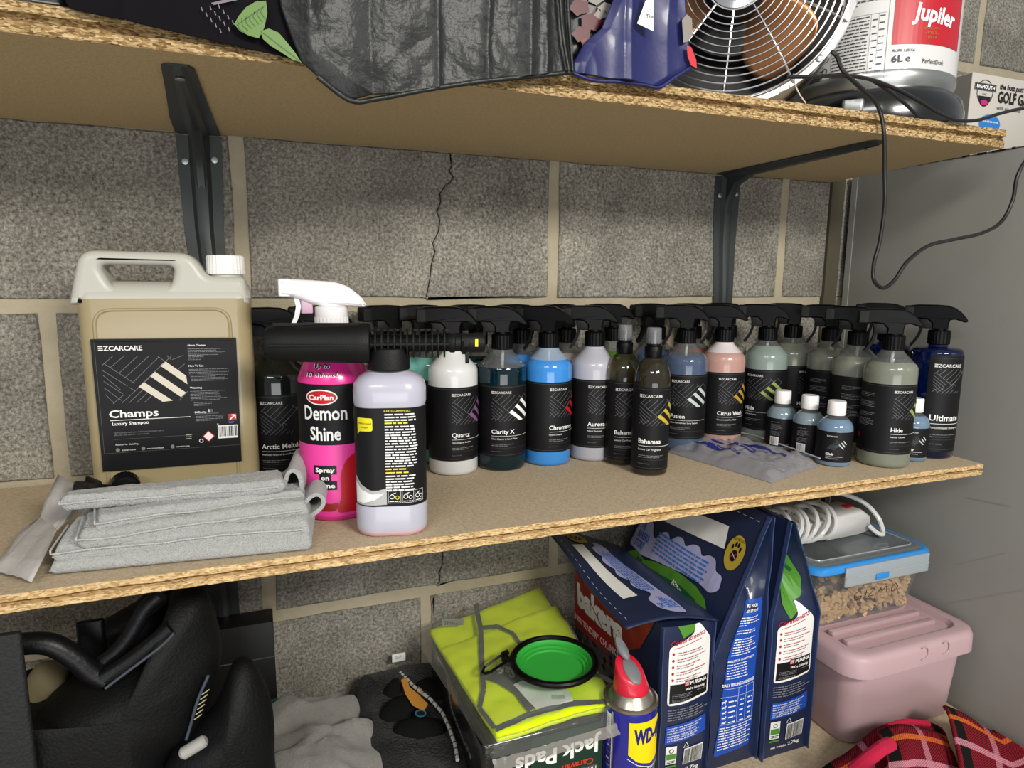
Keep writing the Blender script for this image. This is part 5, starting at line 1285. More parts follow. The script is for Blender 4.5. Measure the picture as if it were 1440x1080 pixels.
# black box, bag
BX = mat('black_card', '#0c0c0d', .45)
bxx = thing('black_box', 'tall matt black carton standing behind the black bag', 'box', (0, 0, LOW))
p = at(384, 874, 1, -.045); b_ = MB(); b_.rbox((p.x-.14, p.y-.0, 0), (p.x, p.y+.040, p.z-LOW), .001); b_.build('carton', BX, bxx)
p2 = at(386, 925, 1, -.05)
b_ = MB(); b_.box((p.x-.139, p.y-.0012, p2.z-LOW-.0006), (p.x-.0, p.y-.0002, p2.z-LOW+.0006)); b_.build('lid_seam', mat('worn_card_edge', '#4a4a48', .6), bxx)
p3 = at(390, 996, 1, -.05); b_ = MB(); b_.box((p.x-.016, p.y-.001, p3.z-LOW-.02), (p.x+.0006, p.y+.02, p3.z-LOW+.012)); b_.build('green_panel', mat('dark_green_card', '#0f4a3a', .5), bxx)

LEA = mat('black_bag_fabric', '#0a0b0c', .6, bump=.5, bscale=350, spec=.3)
LEG = mat('black_leather_handle', '#0a0b0e', .42, bump=.2, bscale=250, spec=.4)
bag = thing('black_bag', 'large domed black padded bag with leather handle and oval reflector, lower left', 'bag', (0, 0, 0))
puffy([(286, 829), (300, 862), (312, 905), (306, 950), (285, 1010), (240, 1060), (210, 1200), (-120, 1200), (-120, 1010), (30, 1012), (70, 985), (140, 950), (190, 925), (232, 900), (236, 870), (245, 835)], -.215, .06, .08, amp=.0015).build('main_body', LEA, bag, sharp=80)
puffy([(352, 930), (372, 960), (384, 1000), (386, 1060), (380, 1200), (200, 1200), (236, 1068), (262, 1040), (300, 1000), (318, 960), (330, 935)], -.245, .04, .05, amp=.0015, seed=4).build('front_pocket', LEA, bag, sharp=80)
puffy([(258, 828), (236, 852), (210, 900), (150, 934), (110, 920), (112, 895), (150, 872), (190, 850), (214, 830)], -.16, .02, .03, amp=.003, seed=8).build('top_flap', LEA, bag, sharp=80)
def tb(px, y, r, name, m__, seg=18, par=None, n=6):
    pts = [at(a, b2, 1, yy) for (a, b2), yy in zip(px, y if isinstance(y, list) else [y]*len(px))]; Q = []
    for i in range(len(pts)-1):
        p0, p1, p2, p3 = pts[max(i-1, 0)], pts[i], pts[i+1], pts[min(i+2, len(pts)-1)]
        for k in range(n):
            t_ = k/n; Q.append(.5*((2*p1)+(-p0+p2)*t_+(2*p0-5*p1+4*p2-p3)*t_*t_+(-p0+3*p1-3*p2+p3)*t_**3))
    Q.append(pts[-1]); b_ = MB(); b_.tube(Q, r, seg); return b_.build(name, m__, par)
tb([(-40, 915), (25, 906), (70, 906), (105, 925), (130, 946), (150, 956)], -.24, .0105, 'handle', LEG, par=bag)
tb([(148, 952), (180, 932), (215, 905), (242, 882)], -.25, .0085, 'handle_grip', LEG, par=bag)
tb([(140, 935), (165, 915), (185, 890), (205, 856), (226, 836)], -.23, .008, 'strap', LEG, par=bag)
tb([(148, 968), (180, 944), (225, 910), (245, 890)], -.272, .0014, 'piping', mat('grey_piping_cord', '#3c414a', .5), par=bag)
tb([(293, 950), (278, 985), (268, 1020), (262, 1040)], -.262, .0016, 'zip', mat('grey_zip', '#3f4654', .45), par=bag)
p = at(16, 980, 1, -.28); b_ = MB(); b_.rbox((p.x-.045, p.y-.004, p.z-.18), (p.x+.013, p.y+.004, p.z+.062), .003); b_.build('webbing_strap', mat('dark_webbing', '#191c1c', .7, bump=.8, bscale=300), bag)
p = at(126, 885, 1, -.2); b_ = MB(); b_.rbox((p.x-.012, p.y-.004, p.z-.035), (p.x+.014, p.y+.004, p.z+.010), .004); b_.build('buckle', BLK, bag)
A = at(254, 1062, 1, -.30); B = at(290, 1040, 1, -.30); b_ = MB(); b_.tube([A, A.lerp(B, .1), A.lerp(B, .9), B], [.004, .0062, .0062, .004], 14); b_.build('reflector', mat('reflector_patch', '#9b9a94', .45), bag)
for k in range(6):
    A = at(279+k*2.2, 1008-k*7, 1, -.290); b_ = MB(); b_.tube([A+Vector((-.004, 0, -.002)), A+Vector((.003, 0, .002))], .0006, 5); b_.build('badge_letter', mat('cream_badge', '#a39a78', .5), bag)
puffy([(95, 940), (60, 930), (35, 960), (30, 1010), (60, 1000), (90, 965)], -.17, .02, .02, amp=.002, seed=3).build('inner_lining', mat('khaki_lining', '#6b6146', .8, bump=.4, bscale=100), bag, sharp=80)

# ------------------------------------------------------------------ pink storage box, food box, extension lead
PK = mat('dusty_pink_plastic', '#b99ca0', .42, spec=.4, bump=.05, bscale=200)
LZT = -.487
px0, px1, py0, py1 = .785, 1.020, -.322, -.04
box = thing('storage_box', 'dusty pink plastic storage box with ridged lid beside the grey cabinet', 'box', (0, 0, LOW))
def rrect(x0, x1, y0, y1, r, z, seg=7):
    o = []
    for cx, cy, a0 in ((x1-r, y1-r, 0), (x0+r, y1-r, 90), (x0+r, y0+r, 180), (x1-r, y0+r, 270)):
        for k in range(seg+1): q = R_(a0+90*k/seg); o.append(Vector((cx+r*math.cos(q), cy+r*math.sin(q), z)))
    return o
HB = LZT-LOW
b_ = MB(); b_.loft([rrect(px0+i, px1-i, py0+i, py1-i, r, z) for i, r, z in ((.010, .022, 0), (.006, .024, .004), (.003, .026, .05), (-.002, .028, HB-.030))]); b_.build('tub', PK, box, sharp=50)
b_ = MB(); b_.loft([rrect(px0-.014+i, px1+.0135-i, py0-.016+i, py1+.01-i, .036-i*.5, z) for i, z in ((.004, HB-.034), (.0, HB-.033), (.0005, HB-.010), (.003, HB-.003), (.010, HB), (.022, HB-.0005), (.026, HB-.009))]); b_.build('lid', PK, box, sharp=50)
for k in range(9):
    y = py0+.030+k*.027
    b_ = MB(); b_.rbox((px0+.020, y, HB-.010), (px1-.030, y+.012, HB-.001), .003, rz=.003); b_.build('lid_ridge', PK, box)
for x in (.898, .942):
    b_ = MB(); b_.tube([(x, py0-.0165, HB-.004), (x+.010, py0-.0168, HB-.004), (x+.0125, py0-.0168, HB-.009), (x+.0125, py0-.0168, HB-.018), (x+.008, py0-.0168, HB-.022), (x, py0-.0165, HB-.022)], .0009, 6); b_.build('latch', PK, box)
# food box
FC = clear('food_box_plastic', '#eef1f1', .05, veil=.10, vcol='#c9cccc'); BLU = mat('blue_seal', '#2f86cf', .4); CLP = clear('clip_plastic', '#e4ebee', .15, veil=.38, vcol='#ccd4d8')
fb = thing('food_box', 'clear clip-lid food box of kibble with handwriting on its front, on the pink box', 'food container', (0, 0, LZT+.0005))
fx0, fx1, fy0, fy1, FH = .762, 1.000, -.262, -.070, .107
b_ = MB(); b_.loft([rrect(fx0+i, fx1-i, fy0+i, fy1-i, .020, z) for i, z in ((.018, 0), (.014, .002), (.004, .070), (.001, FH-.018), (.0, FH-.012))]); b_.build('tub', FC, fb, sharp=50)
b_ = MB(); b_.loft([rrect(fx0-.006+i, fx1+.006-i, fy0-.006+i, fy1+.006-i, .026, z) for i, z in ((.002, FH-.013), (0, FH-.012), (0, FH-.004), (.003, FH-.001), (.008, FH-.001), (.010, FH-.003))]); b_.build('blue_seal', BLU, fb, sharp=50)
b_ = MB(); b_.loft([rrect(fx0+.006+i, fx1-.006-i, fy0+.006+i, fy1-.006-i, .018, z) for i, z in ((-.004, FH-.002), (.0, FH+.001), (.010, FH+.001), (.012, FH-.001))]); b_.build('lid', clear('lid_plastic', '#dfe3e3', .08, veil=.30, vcol='#9b9c98'), fb, sharp=50)
b_ = MB(); rr_ = rrect(fx0+.016, fx1-.016, fy0+.016, fy1-.016, .014, FH+.0012); b_.tube(rr_, .0012, 6, closed=True); b_.build('lid_bead', CLP, fb)
def clipf(x0, x1, y, nm='clip'):
    b_ = MB(); b_.rbox((x0, y-.004, FH-.034), (x1, y, FH-.004), .002, rz=.001); b_.build(nm, CLP, fb); 
    b_ = MB(); b_.tube([(x0+.001, y-.0045, FH-.020), (x1-.001, y-.0045, FH-.020)], .0008, 6); b_.build('clip_hinge', CLP, fb)
clipf(fx0+.050, fx1-.014, fy0-.0065)
b_ = MB(); b_.rbox((fx0-.0105, fy0+.020, FH-.034), (fx0-.0065, fy1-.020, FH-.004), .002, rz=.001); b_.build('clip', CLP, fb)
b_ = MB(); b_.rbox((.872, fy0-.0125, FH-.030), (.898, fy0-.0108, FH-.020), .001); b_.build('clip_tab', BLU, fb)
d = Decal(lambda a, h, o: (a, fy0+.004-.0007-o+max(0, (.07-h))*.15-.004*min(1, h/.07), h), off=.0004, step=.004)
wr = [[(.030, .056), (.024, .058), (.021, .052), (.024, .046), (.031, .047), (.031, .051), (.027, .051)], [(.036, .058), (.037, .047)], [(.041, .058), (.047, .058), (.041, .048), (.049, .048)], [(.053, .047), (.055, .057), (.059, .051), (.063, .058), (.066, .048)], [(.075, .059), (.071, .054), (.073, .048), (.078, .048), (.080, .054), (.075, .059)]]
for p_ in wr: d.pline([((x-.03)*1.55+.862, (h-.047)*1.35+.040) for x, h in p_], .0013, 0)
d.build('handwriting', INK_K, fb, fix=False, smooth=False)
# kibble: nobody could count it
r_ = random.Random(11); kb = MB()
for k in range(900):
    lay = k/900; x = r_.uniform(fx0+.020, fx1-.020); y = r_.uniform(fy0+.018, fy1-.018); zt = .056+.010*math.sin(x*22); z = .006+lay**.8*(zt-.004)
    if lay < .85 and r_.random() < .6:
        if r_.random() < .5: y = fy0+.015+r_.random()*.006
        else: x = fx0+.016+r_.random()*.006
    s_ = r_.uniform(.0040, .0068); Mx = Matrix.Translation((x, y, z)) @ Matrix.Rotation(r_.uniform(0, 6), 4, Vector((r_.random()-.5, r_.random()-.5, r_.random()-.5))) @ Matrix.Diagonal((s_, s_*r_.uniform(.5, .8), s_*r_.uniform(.4, .6), 1))
    pts = [(-1, -.6, -.6), (-.2, -1, -.7), (.9, -.7, -.5), (1, .6, -.7), (-.1, 1, -.6), (-1, .5, -.5)]
    kb.loft([[Mx @ Vector((a_, c_, -.9 if q == 0 else .9)) *1.0 for a_, c_, _ in pts] for q in (0, 1)])
o = kb.build('kibble', KIB, None, smooth=False, fix=False, loc=(0, 0, LZT+.0005)); tag(o, 'heap of brown biscuit kibble filling the clear food box', 'kibble', kind='stuff')

# extension lead
EW = mat('glossy_white_plastic', '#c9c9c6', .25, coat=.3)
ez = LZT+FH+.0025
ext = thing('extension_lead', 'white extension lead coiled round its socket block on the food box', 'extension lead', (.872, -.170, ez), R_(4))
b_ = MB(); P = [(-.020, .002), (.050, .000), (.070, .002), (.080, .010), (.078, .030), (.055, .044), (-.020, .040)]
b_.prism(P, .052, bev=.004, M=Matrix.Identity(4)); b_.build('socket_block', EW, ext, sharp=50)
b_ = MB(); b_.rbox((-.130, -.022, .004), (-.02, .022, .036), .005); b_.build('socket_body', EW, ext)
b_ = MB(); b_.box((.040, -.008, .043), (.056, .004, .0455), M=Matrix.Rotation(R_(0), 4, 'Y')); b_.build('red_switch', INK_R, ext)
for k, x in enumerate((-.118, -.100, -.078, -.058, -.040, -.020)):
    b_ = MB(); n_ = 36; tl = .25+.12*math.sin(k*2.1); rr0 = .029+.003*math.sin(k*1.7)
    b_.tube([(x+tl*.06*math.sin(2*PI*q/n_), (rr0+.004)*math.cos(2*PI*q/n_), .026+.0275*math.sin(2*PI*q/n_)+.003) for q in range(n_)], .0036, 8, closed=True); b_.build('cable_turn', EW, ext)
Q = [(-.005, .030, .012), (-.012, .036, .050), (.010, .030, .062), (.040, .010, .064), (.075, -.010, .050), (.088, -.030, .028), (.084, -.044, .008), (.076, -.046, .006), (.070, -.040, .010), (.066, -.030, .018)]
P_ = []
for i in range(len(Q)-1):
    p0, p1, p2, p3 = [Vector(Q[j]) for j in (max(i-1, 0), i, i+1, min(i+2, len(Q)-1))]
    for k in range(6): t_ = k/6; P_.append(.5*((2*p1)+(-p0+p2)*t_+(2*p0-5*p1+4*p2-p3)*t_*t_+(-p0+3*p1-3*p2+p3)*t_**3))
b_ = MB(); b_.tube(P_, .0038, 8); b_.build('cable_end', EW, ext)

# ------------------------------------------------------------------ tartan blanket
def tartan():
    M = bpy.data.materials.new('tartan_wool'); M.use_nodes = True; nt = M.node_tree; N = nt.nodes; L = nt.links; b = N['Principled BSDF']; b.inputs['Roughness'].default_value = .95; b.inputs['Specular IOR Level'].default_value = .1
    tc = N.new('ShaderNodeTexCoord'); sp_ = N.new('ShaderNodeSeparateXYZ'); L.new(tc.outputs['UV'], sp_.inputs[0])
    def ma(op, a, b2=None, c=None):
        n = N.new('ShaderNodeMath'); n.operation = op
        for i, v in enumerate((a, b2, c)):
            if v is None: continue
            if isinstance(v, (int, float)): n.inputs[i].default_value = v
            else: L.new(v, n.inputs[i])
        return n.outputs[0]
    def band(v, per, s_, w_): f = ma('FRACT', ma('DIVIDE', ma('ADD', v, 10*per), per)); return ma('MULTIPLY', ma('GREATER_THAN', f, s_), ma('LESS_THAN', f, s_+w_))
    u, v = sp_.outputs[0], sp_.outputs[1]
    tw_ = ma('GREATER_THAN', ma('FRACT', ma('MULTIPLY', ma('ADD', u, v), 260)), .5)
    def mix(f, A, B):
        n = N.new('ShaderNodeMix'); n.data_type = 'RGBA'; L.new(f, n.inputs[0])
        for i, q in ((6, A), (7, B)):
            if isinstance(q, str): n.inputs[i].default_value = (*lin(q), 1)
            else: L.new(q, n.inputs[i])
        return n.outputs[2]
    c = mix(tw_, '#8f1e2a', '#43121b')
    P = .19
    c = mix(ma('MULTIPLY', band(v, P, .62, .16), ma('SUBTRACT', 1, tw_)), c, '#5a3550'); c = mix(band(u, P, .05, .12), c, '#171614')
    for ax, s0, w0, cc in ((u, .42, .05, '#b87a88'), (v, .30, .06, '#c98a98'), (v, .08, .045, '#d9712c'), (u, .72, .015, '#c8322e'), (u, .88, .018, '#c9b9b6')):
        bb = band(ax, P, s0, w0); c = mix(ma('MULTIPLY', bb, ma('ADD', .45, ma('MULTIPLY', tw_, .55))), c, cc)
    L.new(c, b.inputs['Base Color']); return M
TAR = tartan(); CRIM = mat('crimson_binding', '#b3123a', .9, bump=.4, bscale=500)
bl = thing('tartan_blanket', 'red tartan blanket bundled at the lower right in front of the pink box', 'blanket', (0, 0, LOW))
def sheet(fn, nm, m__, nu=40, nv=30, su=.3, sv=.3):
    b_ = MB(); b_.grid(fn, nu, nv); o = b_.build(nm, m__, bl, sharp=180, fix=False); me = o.data; uv = me.uv_layers.new()
    for lp in me.loops:
        i = lp.vertex_index; uv.data[lp.index].uv = ((i % (nu+1))/nu*su, (i//(nu+1))/nv*sv)
    s_ = o.modifiers.new('t', 'SOLIDIFY'); s_.thickness = .004; s_.offset = -1; return o
def roll(path, w0, w1, yo=0):
    """cloth bent over a path in a plane across the shelf; path points (x, y, z) of the ridge line from back to front per column"""
    pass
def tdrape(top, bot, bulge, seed):
    """sheet hanging between an upper edge and a lower edge (world points), bulging to the viewer"""
    def sp(Pn, t):
        f = t*(len(Pn)-1); i = min(int(f), len(Pn)-2); g = f-i; p0, p1, p2, p3 = Pn[max(i-1, 0)], Pn[i], Pn[i+1], Pn[min(i+2, len(Pn)-1)]
        return .5*((2*p1)+(-p0+p2)*g+(2*p0-5*p1+4*p2-p3)*g*g+(-p0+3*p1-3*p2+p3)*g**3)
    def fn(u, v):
        a = sp(top, u); b2 = sp(bot, u); p = a.lerp(b2, v); e = math.sin(PI*min(1, v*1.15+.02)) if v < .85 else math.sin(PI*min(1, .98+.0))
        p = p+Vector((0, -1, .55))*bulge*math.sin(PI*v)**.7; p += Vector((0, -1, .4))*.007*noise.noise(Vector((u*4+seed, v*3, seed)))
        return Vector((min(p.x, 1.030+.004*v), p.y, max(.002, p.z-LOW)))
    return fn
W3 = lambda px, py, y: at(px, py, 1, y)
sheet(tdrape([W3(1325, 994, -.372), W3(1350, 1004, -.37), W3(1392, 1030, -.37), W3(1420, 1050, -.37), W3(1475, 1075, -.37)], [W3(1290, 1200, -.50), W3(1330, 1210, -.5), W3(1380, 1215, -.5), W3(1440, 1215, -.49), W3(1500, 1210, -.48)], .030, 1), 'folded_end', TAR, su=.20, sv=.24)
sheet(tdrape([W3(1150, 1092, -.36), W3(1185, 1068, -.365), W3(1215, 1040, -.365), W3(1250, 1020, -.365), W3(1300, 1018, -.365), W3(1322, 1026, -.37)], [W3(1150, 1200, -.46), W3(1190, 1220, -.47), W3(1225, 1220, -.48), W3(1255, 1220, -.48), W3(1290, 1220, -.48), W3(1320, 1220, -.48)], .026, 5), 'draped_fold', TAR, su=.24, sv=.22)
sheet(tdrape([W3(1232, 1034, -.384), W3(1262, 1022, -.386), W3(1300, 1028, -.386), W3(1318, 1034, -.386)], [W3(1190, 1190, -.50), W3(1240, 1200, -.50), W3(1280, 1200, -.50), W3(1316, 1200, -.49)], .028, 9), 'inner_fold', TAR, su=.16, sv=.2)
def bind(P, r): b_ = MB(); b_.tube([Vector((p.x, p.y, p.z-LOW)) for p in P], r, 10); return b_.build('binding', CRIM, bl)
bind([W3(1200, 1085, -.42), W3(1222, 1066, -.43), W3(1240, 1052, -.435), W3(1252, 1046, -.43)], .0085)
bind([W3(1248, 1022, -.37), W3(1275, 1015, -.37), W3(1305, 1018, -.37)], .0045)
bind([W3(1398, 1018, -.36), W3(1412, 1028, -.362), W3(1420, 1040, -.366)], .006)

# ------------------------------------------------------------------ UPPER SHELF
# fan
fo = Vector((.560, -.262, UP+.137)); RF = .1335
fan = thing('desk_fan', 'round chrome desk fan with copper blades standing on the upper shelf edge', 'fan', fo)
axis = (CAM-fo); axis.z *= 1.0; q = axis.to_track_quat('Z', 'Y'); fan.rotation_mode = 'QUATERNION'
ax2 = Vector((axis.x*.9, axis.y, 0)).normalized(); fan.rotation_quaternion = ax2.to_track_quat('Z', 'Y')
FB = mat('fan_black_housing', '#0e0e0f', .4); COP = mat('copper_blade', '#b98055', .35, metal=.75)
b_ = MB(); n_ = 96; b_.loft([[Vector((r*math.cos(2*PI*k/n_), r*math.sin(2*PI*k/n_), z)) for k in range(n_)] for r, z in ((RF-.009, .012), (RF, .012), (RF+.002, .004), (RF+.002, -.060), (RF-.002, -.060), (RF-.009, .004), (RF-.009, .012))], False); b_.build('outer_ring', CHROME, fan, sharp=50)
for k in range(13):
    r = .034+.0076*k; z = .030*(1-(r/RF)**2.2)**.5+.006
    b_ = MB(); b_.tube([(r*math.cos(2*PI*q/72), r*math.sin(2*PI*q/72), z) for q in range(72)], .0011, 6, closed=True); b_.build('grille_ring', CHROME, fan)
for k in range(10):
    a_ = 2*PI*k/10+.25; b_ = MB(); b_.tube([(r*math.cos(a_), r*math.sin(a_), .030*max(0, 1-(r/RF)**2.2)**.5+.005) for r in (.03, .05, .07, .09, .11, .122, .131)], .0014, 6); b_.build('grille_spoke', CHROME, fan)
b_ = MB(); b_.lathe([(.030, .030), (.034, .034), (.033, .038), (.026, .040), (.024, .037), (.001, .037)], 48, caps=False); b_.build('hub_cap', CHROME, fan)
b_ = MB(); b_.lathe([(.060, -.058), (.068, -.050), (.066, -.024), (.034, -.020), (.034, .006), (.028, .012), (.001, .014)], 40); b_.build('motor_hub', FB, fan)
for k in range(3):
    a0 = R_(-47)+k*2*PI/3
    def bf(u, v):
        r = .026+.084*v; w_ = (.20+.55*math.sin(PI*min(1, .25+v*.62)))*(1 if v < .92 else 1-(v-.92)*4); a_ = a0+(u-.5)*w_*1.5; return (r*math.cos(a_), r*math.sin(a_), -.012+(u-.5)*.035+.006*math.sin(PI*v))
    b_ = MB(); b_.grid(bf, 14, 14); o = b_.build('blade', COP, fan, sharp=180); o.modifiers.new('t', 'SOLIDIFY').thickness = .0012
b_ = MB(); n_ = 64; b_.loft([[Vector((r*math.cos(2*PI*k/n_), r*math.sin(2*PI*k/n_), z)) for k in range(n_)] for r, z in ((RF-.004, -.058), (.105, -.064), (.05, -.068), (.02, -.068))], True); b_.build('back_plate', FB, fan, sharp=50)
b_ = MB(); b_.lathe([(.0001, 0), (.0035, 0), (.004, .001), (.002, .002)], 12, M=Matrix.Translation((RF*.74-.003, -RF*.64, .0125))); b_.build('screw', SCREW, fan)
b_ = MB(); b_.rbox((-.06, -RF-.0022, -.075), (.06, -RF+.004, -.020), .004, M=None); b_.build('foot', FB, fan)

# keg
kx, ky, KR = .857, -.195, .106
keg = thing('beer_keg', 'red, white and silver beer keg on a black base, upper shelf right', 'keg', (kx, ky, UP), camrot(kx, ky))
b_ = MB(); b_.lathe([(KR*1.12, 0), (KR*1.135, .004), (KR*1.13, .028), (KR*1.10, .040), (KR*1.02, .049), (KR*.97, .052)], 56); b_.build('base', mat('black_gloss_plastic', '#0f0f10', .22, coat=.5), keg, sharp=50)
b_ = MB(); b_.lathe([(KR*.96, .050), (KR*.99, .057), (KR*1.01, .064), (KR*1.005, .069), (KR, .071)], 56); b_.build('chime', mat('brushed_steel', '#a9aaa8', .3, metal=.9), keg)
WKEG = mat('keg_white_paint', '#c6c5c3', .35, coat=.3); KRED = ink('keg_red', '#a81220')
b_ = MB(); b_.lathe([(KR, .071), (KR, .300), (KR*.95, .320), (KR*.7, .335)], 56); b_.build('barrel', WKEG, keg, sharp=50)
d = Decal((lambda g: (lambda a, h, o: g(a, h-.0235, o)))(cyl(KR)), off=.0005, step=.006)
kh = lambda py: at(1255, py, 1, ky-.09).z-UP
d.rect(.022, .124, .130, .300, 0, .0002)
d.text('Jupiler', .044, .1540, .0205, 1, w=.066, bold=.03, shear=.05, lift=.0006, rot=-.10)
d.text('BELGIAN', .060, .1420, .0032, 3, w=.022, lift=.0005); d.text('-PILS-', .062, .1365, .0040, 3, w=.020, lift=.0005); d.text('BEER', .066, .1315, .0030, 3, w=.014, lift=.0005)
d.text('Alc./Alk. 5,2% Vol.', .023, .1150, .0034, 2, w=.028, lift=.0004, bold=.02); d.text('6L', .023, .1025, .0085, 2, w=.014, bold=.02, lift=.0004); d.text('e', .040, .1025, .0100, 2, bold=.0, lift=.0004)
d.text('PerfectDraft', .062, .1010, .0058, 2, w=.034, lift=.0004); 
d.poly([(.072, .195), (.084, .186), (.096, .195), (.098, .218), (.070, .218)], 1, .0004); d.poly([(.074, .196), (.084, .189), (.094, .196), (.096, .218), (.072, .218)], 0, .0006); d.text('M', .077, .199, .014, 2, w=.014, lift=.0009, bold=.05)
d.line(.022, .195, .066, .224, .0012, 1, .0004); d.line(.026, .186, .036, .1865, .001, 1, .0004); d.line(.026, .190, .036, .1905, .001, 1, .0004)
x0 = -.048
d.line(-.052, .180, .010, .184, .0004, 4); d.line(.016, .084, .016, .29, .0004, 4); d.line(-.050, .084, -.050, .166, .0004, 4)
for q in range(17): d.words(-.048, .160-q*.0042, -.006, .0016, 4, .9); d.words(-.002, .160-q*.0042, .004, .0016, 4, .9) if q % 2 else None; d.words(.006, .160-q*.0042, .012, .0016, 4, .9) if q % 2 == 0 else None
for z in (.164, .090): d.line(-.050, z, .014, z, .0003, 4)
d.line(-.004, .09, -.004, .164, .0003, 4); d.line(.005, .09, .005, .164, .0003, 4)
d.para(-.095, .172, -.055, 18, .0045, .0018, 4); d.text('/ BIER /', -.078, .195, .007, 4, w=.024, bold=.02); d.text('% Vol.', -.078, .185, .006, 4, w=.02, bold=.02); d.para(-.09, .180, .010, 2, .004, .0018, 4)
d.rect(-.100, .094, -.064, .100, 4); d.ringl(-.058, .120, .0050, .0012, 4); d.ringl(-.058, .104, .0036, .0012, 4)
d.rect(-.004, .192, .012, .206, 5, .0003); d.ringl(-.034, .200, .0048, .0010, 4); d.ringl(-.010, .200, .0030, .0009, 4); d.line(-.026, .203, -.018, .196, .001, 4)
d.build('keg_print', [KRED, INK_W, INK_K, ink('dull_gold', '#8c6a2e'), ink('soft_black', '#3a3a3a'), ink('tag_yellow', '#c9a230')], keg, fix=False, smooth=False)
b_ = MB(); b_.rbox((-.030, -KR*1.13-.004, .018), (-.004, -KR*1.13+.010, .034), .004); b_.build('badge', mat('silver_badge', '#8f9290', .35, metal=.6), keg)

# boxed golf game on the cabinet top
gx, gy = 1.0415, -.215
gb = thing('game_box', 'white golf game carton standing on top of the grey cabinet', 'box', (gx, gy, .2295))
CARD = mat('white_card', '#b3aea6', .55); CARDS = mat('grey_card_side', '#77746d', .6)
b_ = MB(); b_.rbox((0, 0, 0), (.26, .08, .122), .001); b_.build('carton', CARD, gb)
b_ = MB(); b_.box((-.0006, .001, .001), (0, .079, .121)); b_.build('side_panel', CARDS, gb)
d = Decal(lambda a, h, o: (a-.010, -o, h+.011), off=.0004, step=.05)
d.ringl(.040, .085, .0175, .0012, 1, 30); d.rect(.016, .0870, .064, .0975, 2, .0003); d.rect(.018, .0885, .062, .0960, 1, .0004); d.text('BIGMOUTH', .040, .0897, .0052, 0, w=.040, align='c', bold=.03, lift=.0007); d.text('INC.', .040, .0805, .0030, 1, w=.010, align='c')
d.poly([(.040+.0135*math.cos(PI+PI*q/14), .0790+.015*math.sin(PI+PI*q/14)) for q in range(15)], 1, .0003); d.oval(.040, .0700, .0080, .0040, 3, 18, .0005)
d.text('the butt putt', .072, .0930, .0080, 1, w=.056, bold=.03, shear=.2); d.text('GOLF GAME', .070, .0735, .0165, 1, w=.092, bold=.04); d.text('with six sounds', .070, .0625, .0060, 2, w=.056)
d.poly([(.058+.024*math.cos(2*PI*q/16), .040+.014*math.sin(2*PI*q/16)) for q in range(16)], 4, .0003); d.poly([(.070, .030), (.082, .032), (.086, .018)], 4, .0003); d.text('Hit the ball into the hole', .058, .0420, .0030, 0, w=.036, align='c', bold=.02, lift=.0006)
d.build('carton_print', [INK_W, INK_K, INK_D, ink('magenta_ink', '#b51a6b'), ink('sky_ink', '#1f6fb5')], gb, fix=False, smooth=False)

# loose printed paper lying on the cabinet edge under the carton
ps = thing('paper_sheet', 'creased white paper with black print along the cabinet top edge, by the shelf end', 'paper', (1.0405, -.36, .2287))
b_ = MB(); b_.grid(lambda u, v: (.05*u-.0008, .33*v, .0003+.0004*noise.noise(Vector((v*30, u*4, 0)))), 4, 40); o = b_.build('sheet', mat('white_paper', '#bdb9b0', .7), ps); o.modifiers.new('t', 'SOLIDIFY').thickness = .0005
d = Decal(lambda a, h, o: (-.0012-o, a, h), off=.0, step=.02); r_ = random.Random(8); y = .02
while y < .32: L_ = r_.uniform(.004, .02); d.rect(y, -.0016, min(y+L_, .326), .0012, 0); y += L_+r_.uniform(.004, .02)
d.build('black_print', INK_K, ps, fix=False, smooth=False)
# cables
CBK = mat('black_cable', '#111112', .35, coat=.2)
def cable(name, label, pts, r, m__, cat='cable'):
    P = [at(a, b2, 1, y) for a, b2, y in pts]; Q = []
    for i in range(len(P)-1):
        p0, p1, p2, p3 = P[max(i-1, 0)], P[i], P[i+1], P[min(i+2, len(P)-1)]
        for k in range(7): t_ = k/7; Q.append(.5*((2*p1)+(-p0+p2)*t_+(2*p0-5*p1+4*p2-p3)*t_*t_+(-p0+3*p1-3*p2+p3)*t_**3))
    Q.append(P[-1]); b_ = MB(); b_.tube(Q, r, 10); return tag(b_.build(name, m__), label, cat)
cable('power_cable', 'black cable looping down from the keg in front of the grey cabinet', [(1140, 70, -.32), (1160, 68, -.325), (1176, 78, -.33), (1186, 100, -.335), (1212, 125, -.337), (1234, 148, -.338), (1243, 185, -.338), (1244, 240, -.338), (1244, 290, -.337), (1237, 340, -.336), (1229, 370, -.335), (1229, 394, -.335), (1242, 405, -.335), (1258, 394, -.336), (1276, 368, -.337), (1305, 346, -.338), (1340, 337, -.340), (1380, 328, -.342), (1408, 312, -.344), (1424, 282, -.346), (1430, 250, -.348), (1442, 226, -.35), (1462, 200, -.35)], .0024, CBK)
cable('power_cable', 'black cable curving across the keg base and over the golf carton', [(1105, 108, -.33), (1140, 108, -.333), (1185, 106, -.334), (1225, 112, -.335), (1262, 126, -.334), (1292, 142, -.334), (1318, 158, -.336), (1345, 169, -.338), (1375, 169, -.338), (1405, 160, -.338), (1435, 153, -.338), (1475, 148, -.338)], .0022, CBK)
cable('power_cable', 'short black cable lying over the front of the keg base', [(1225, 112, -.329), (1250, 128, -.332), (1275, 148, -.334), (1290, 163, -.332)], .0020, CBK)
cable('thin_wire', 'thin pale wire hanging between the fan and the keg', [(1116, 104, -.325), (1118, 118, -.327), (1124, 132, -.329), (1133, 145, -.330)], .0008, mat('pale_wire', '#b9a9a0', .5))

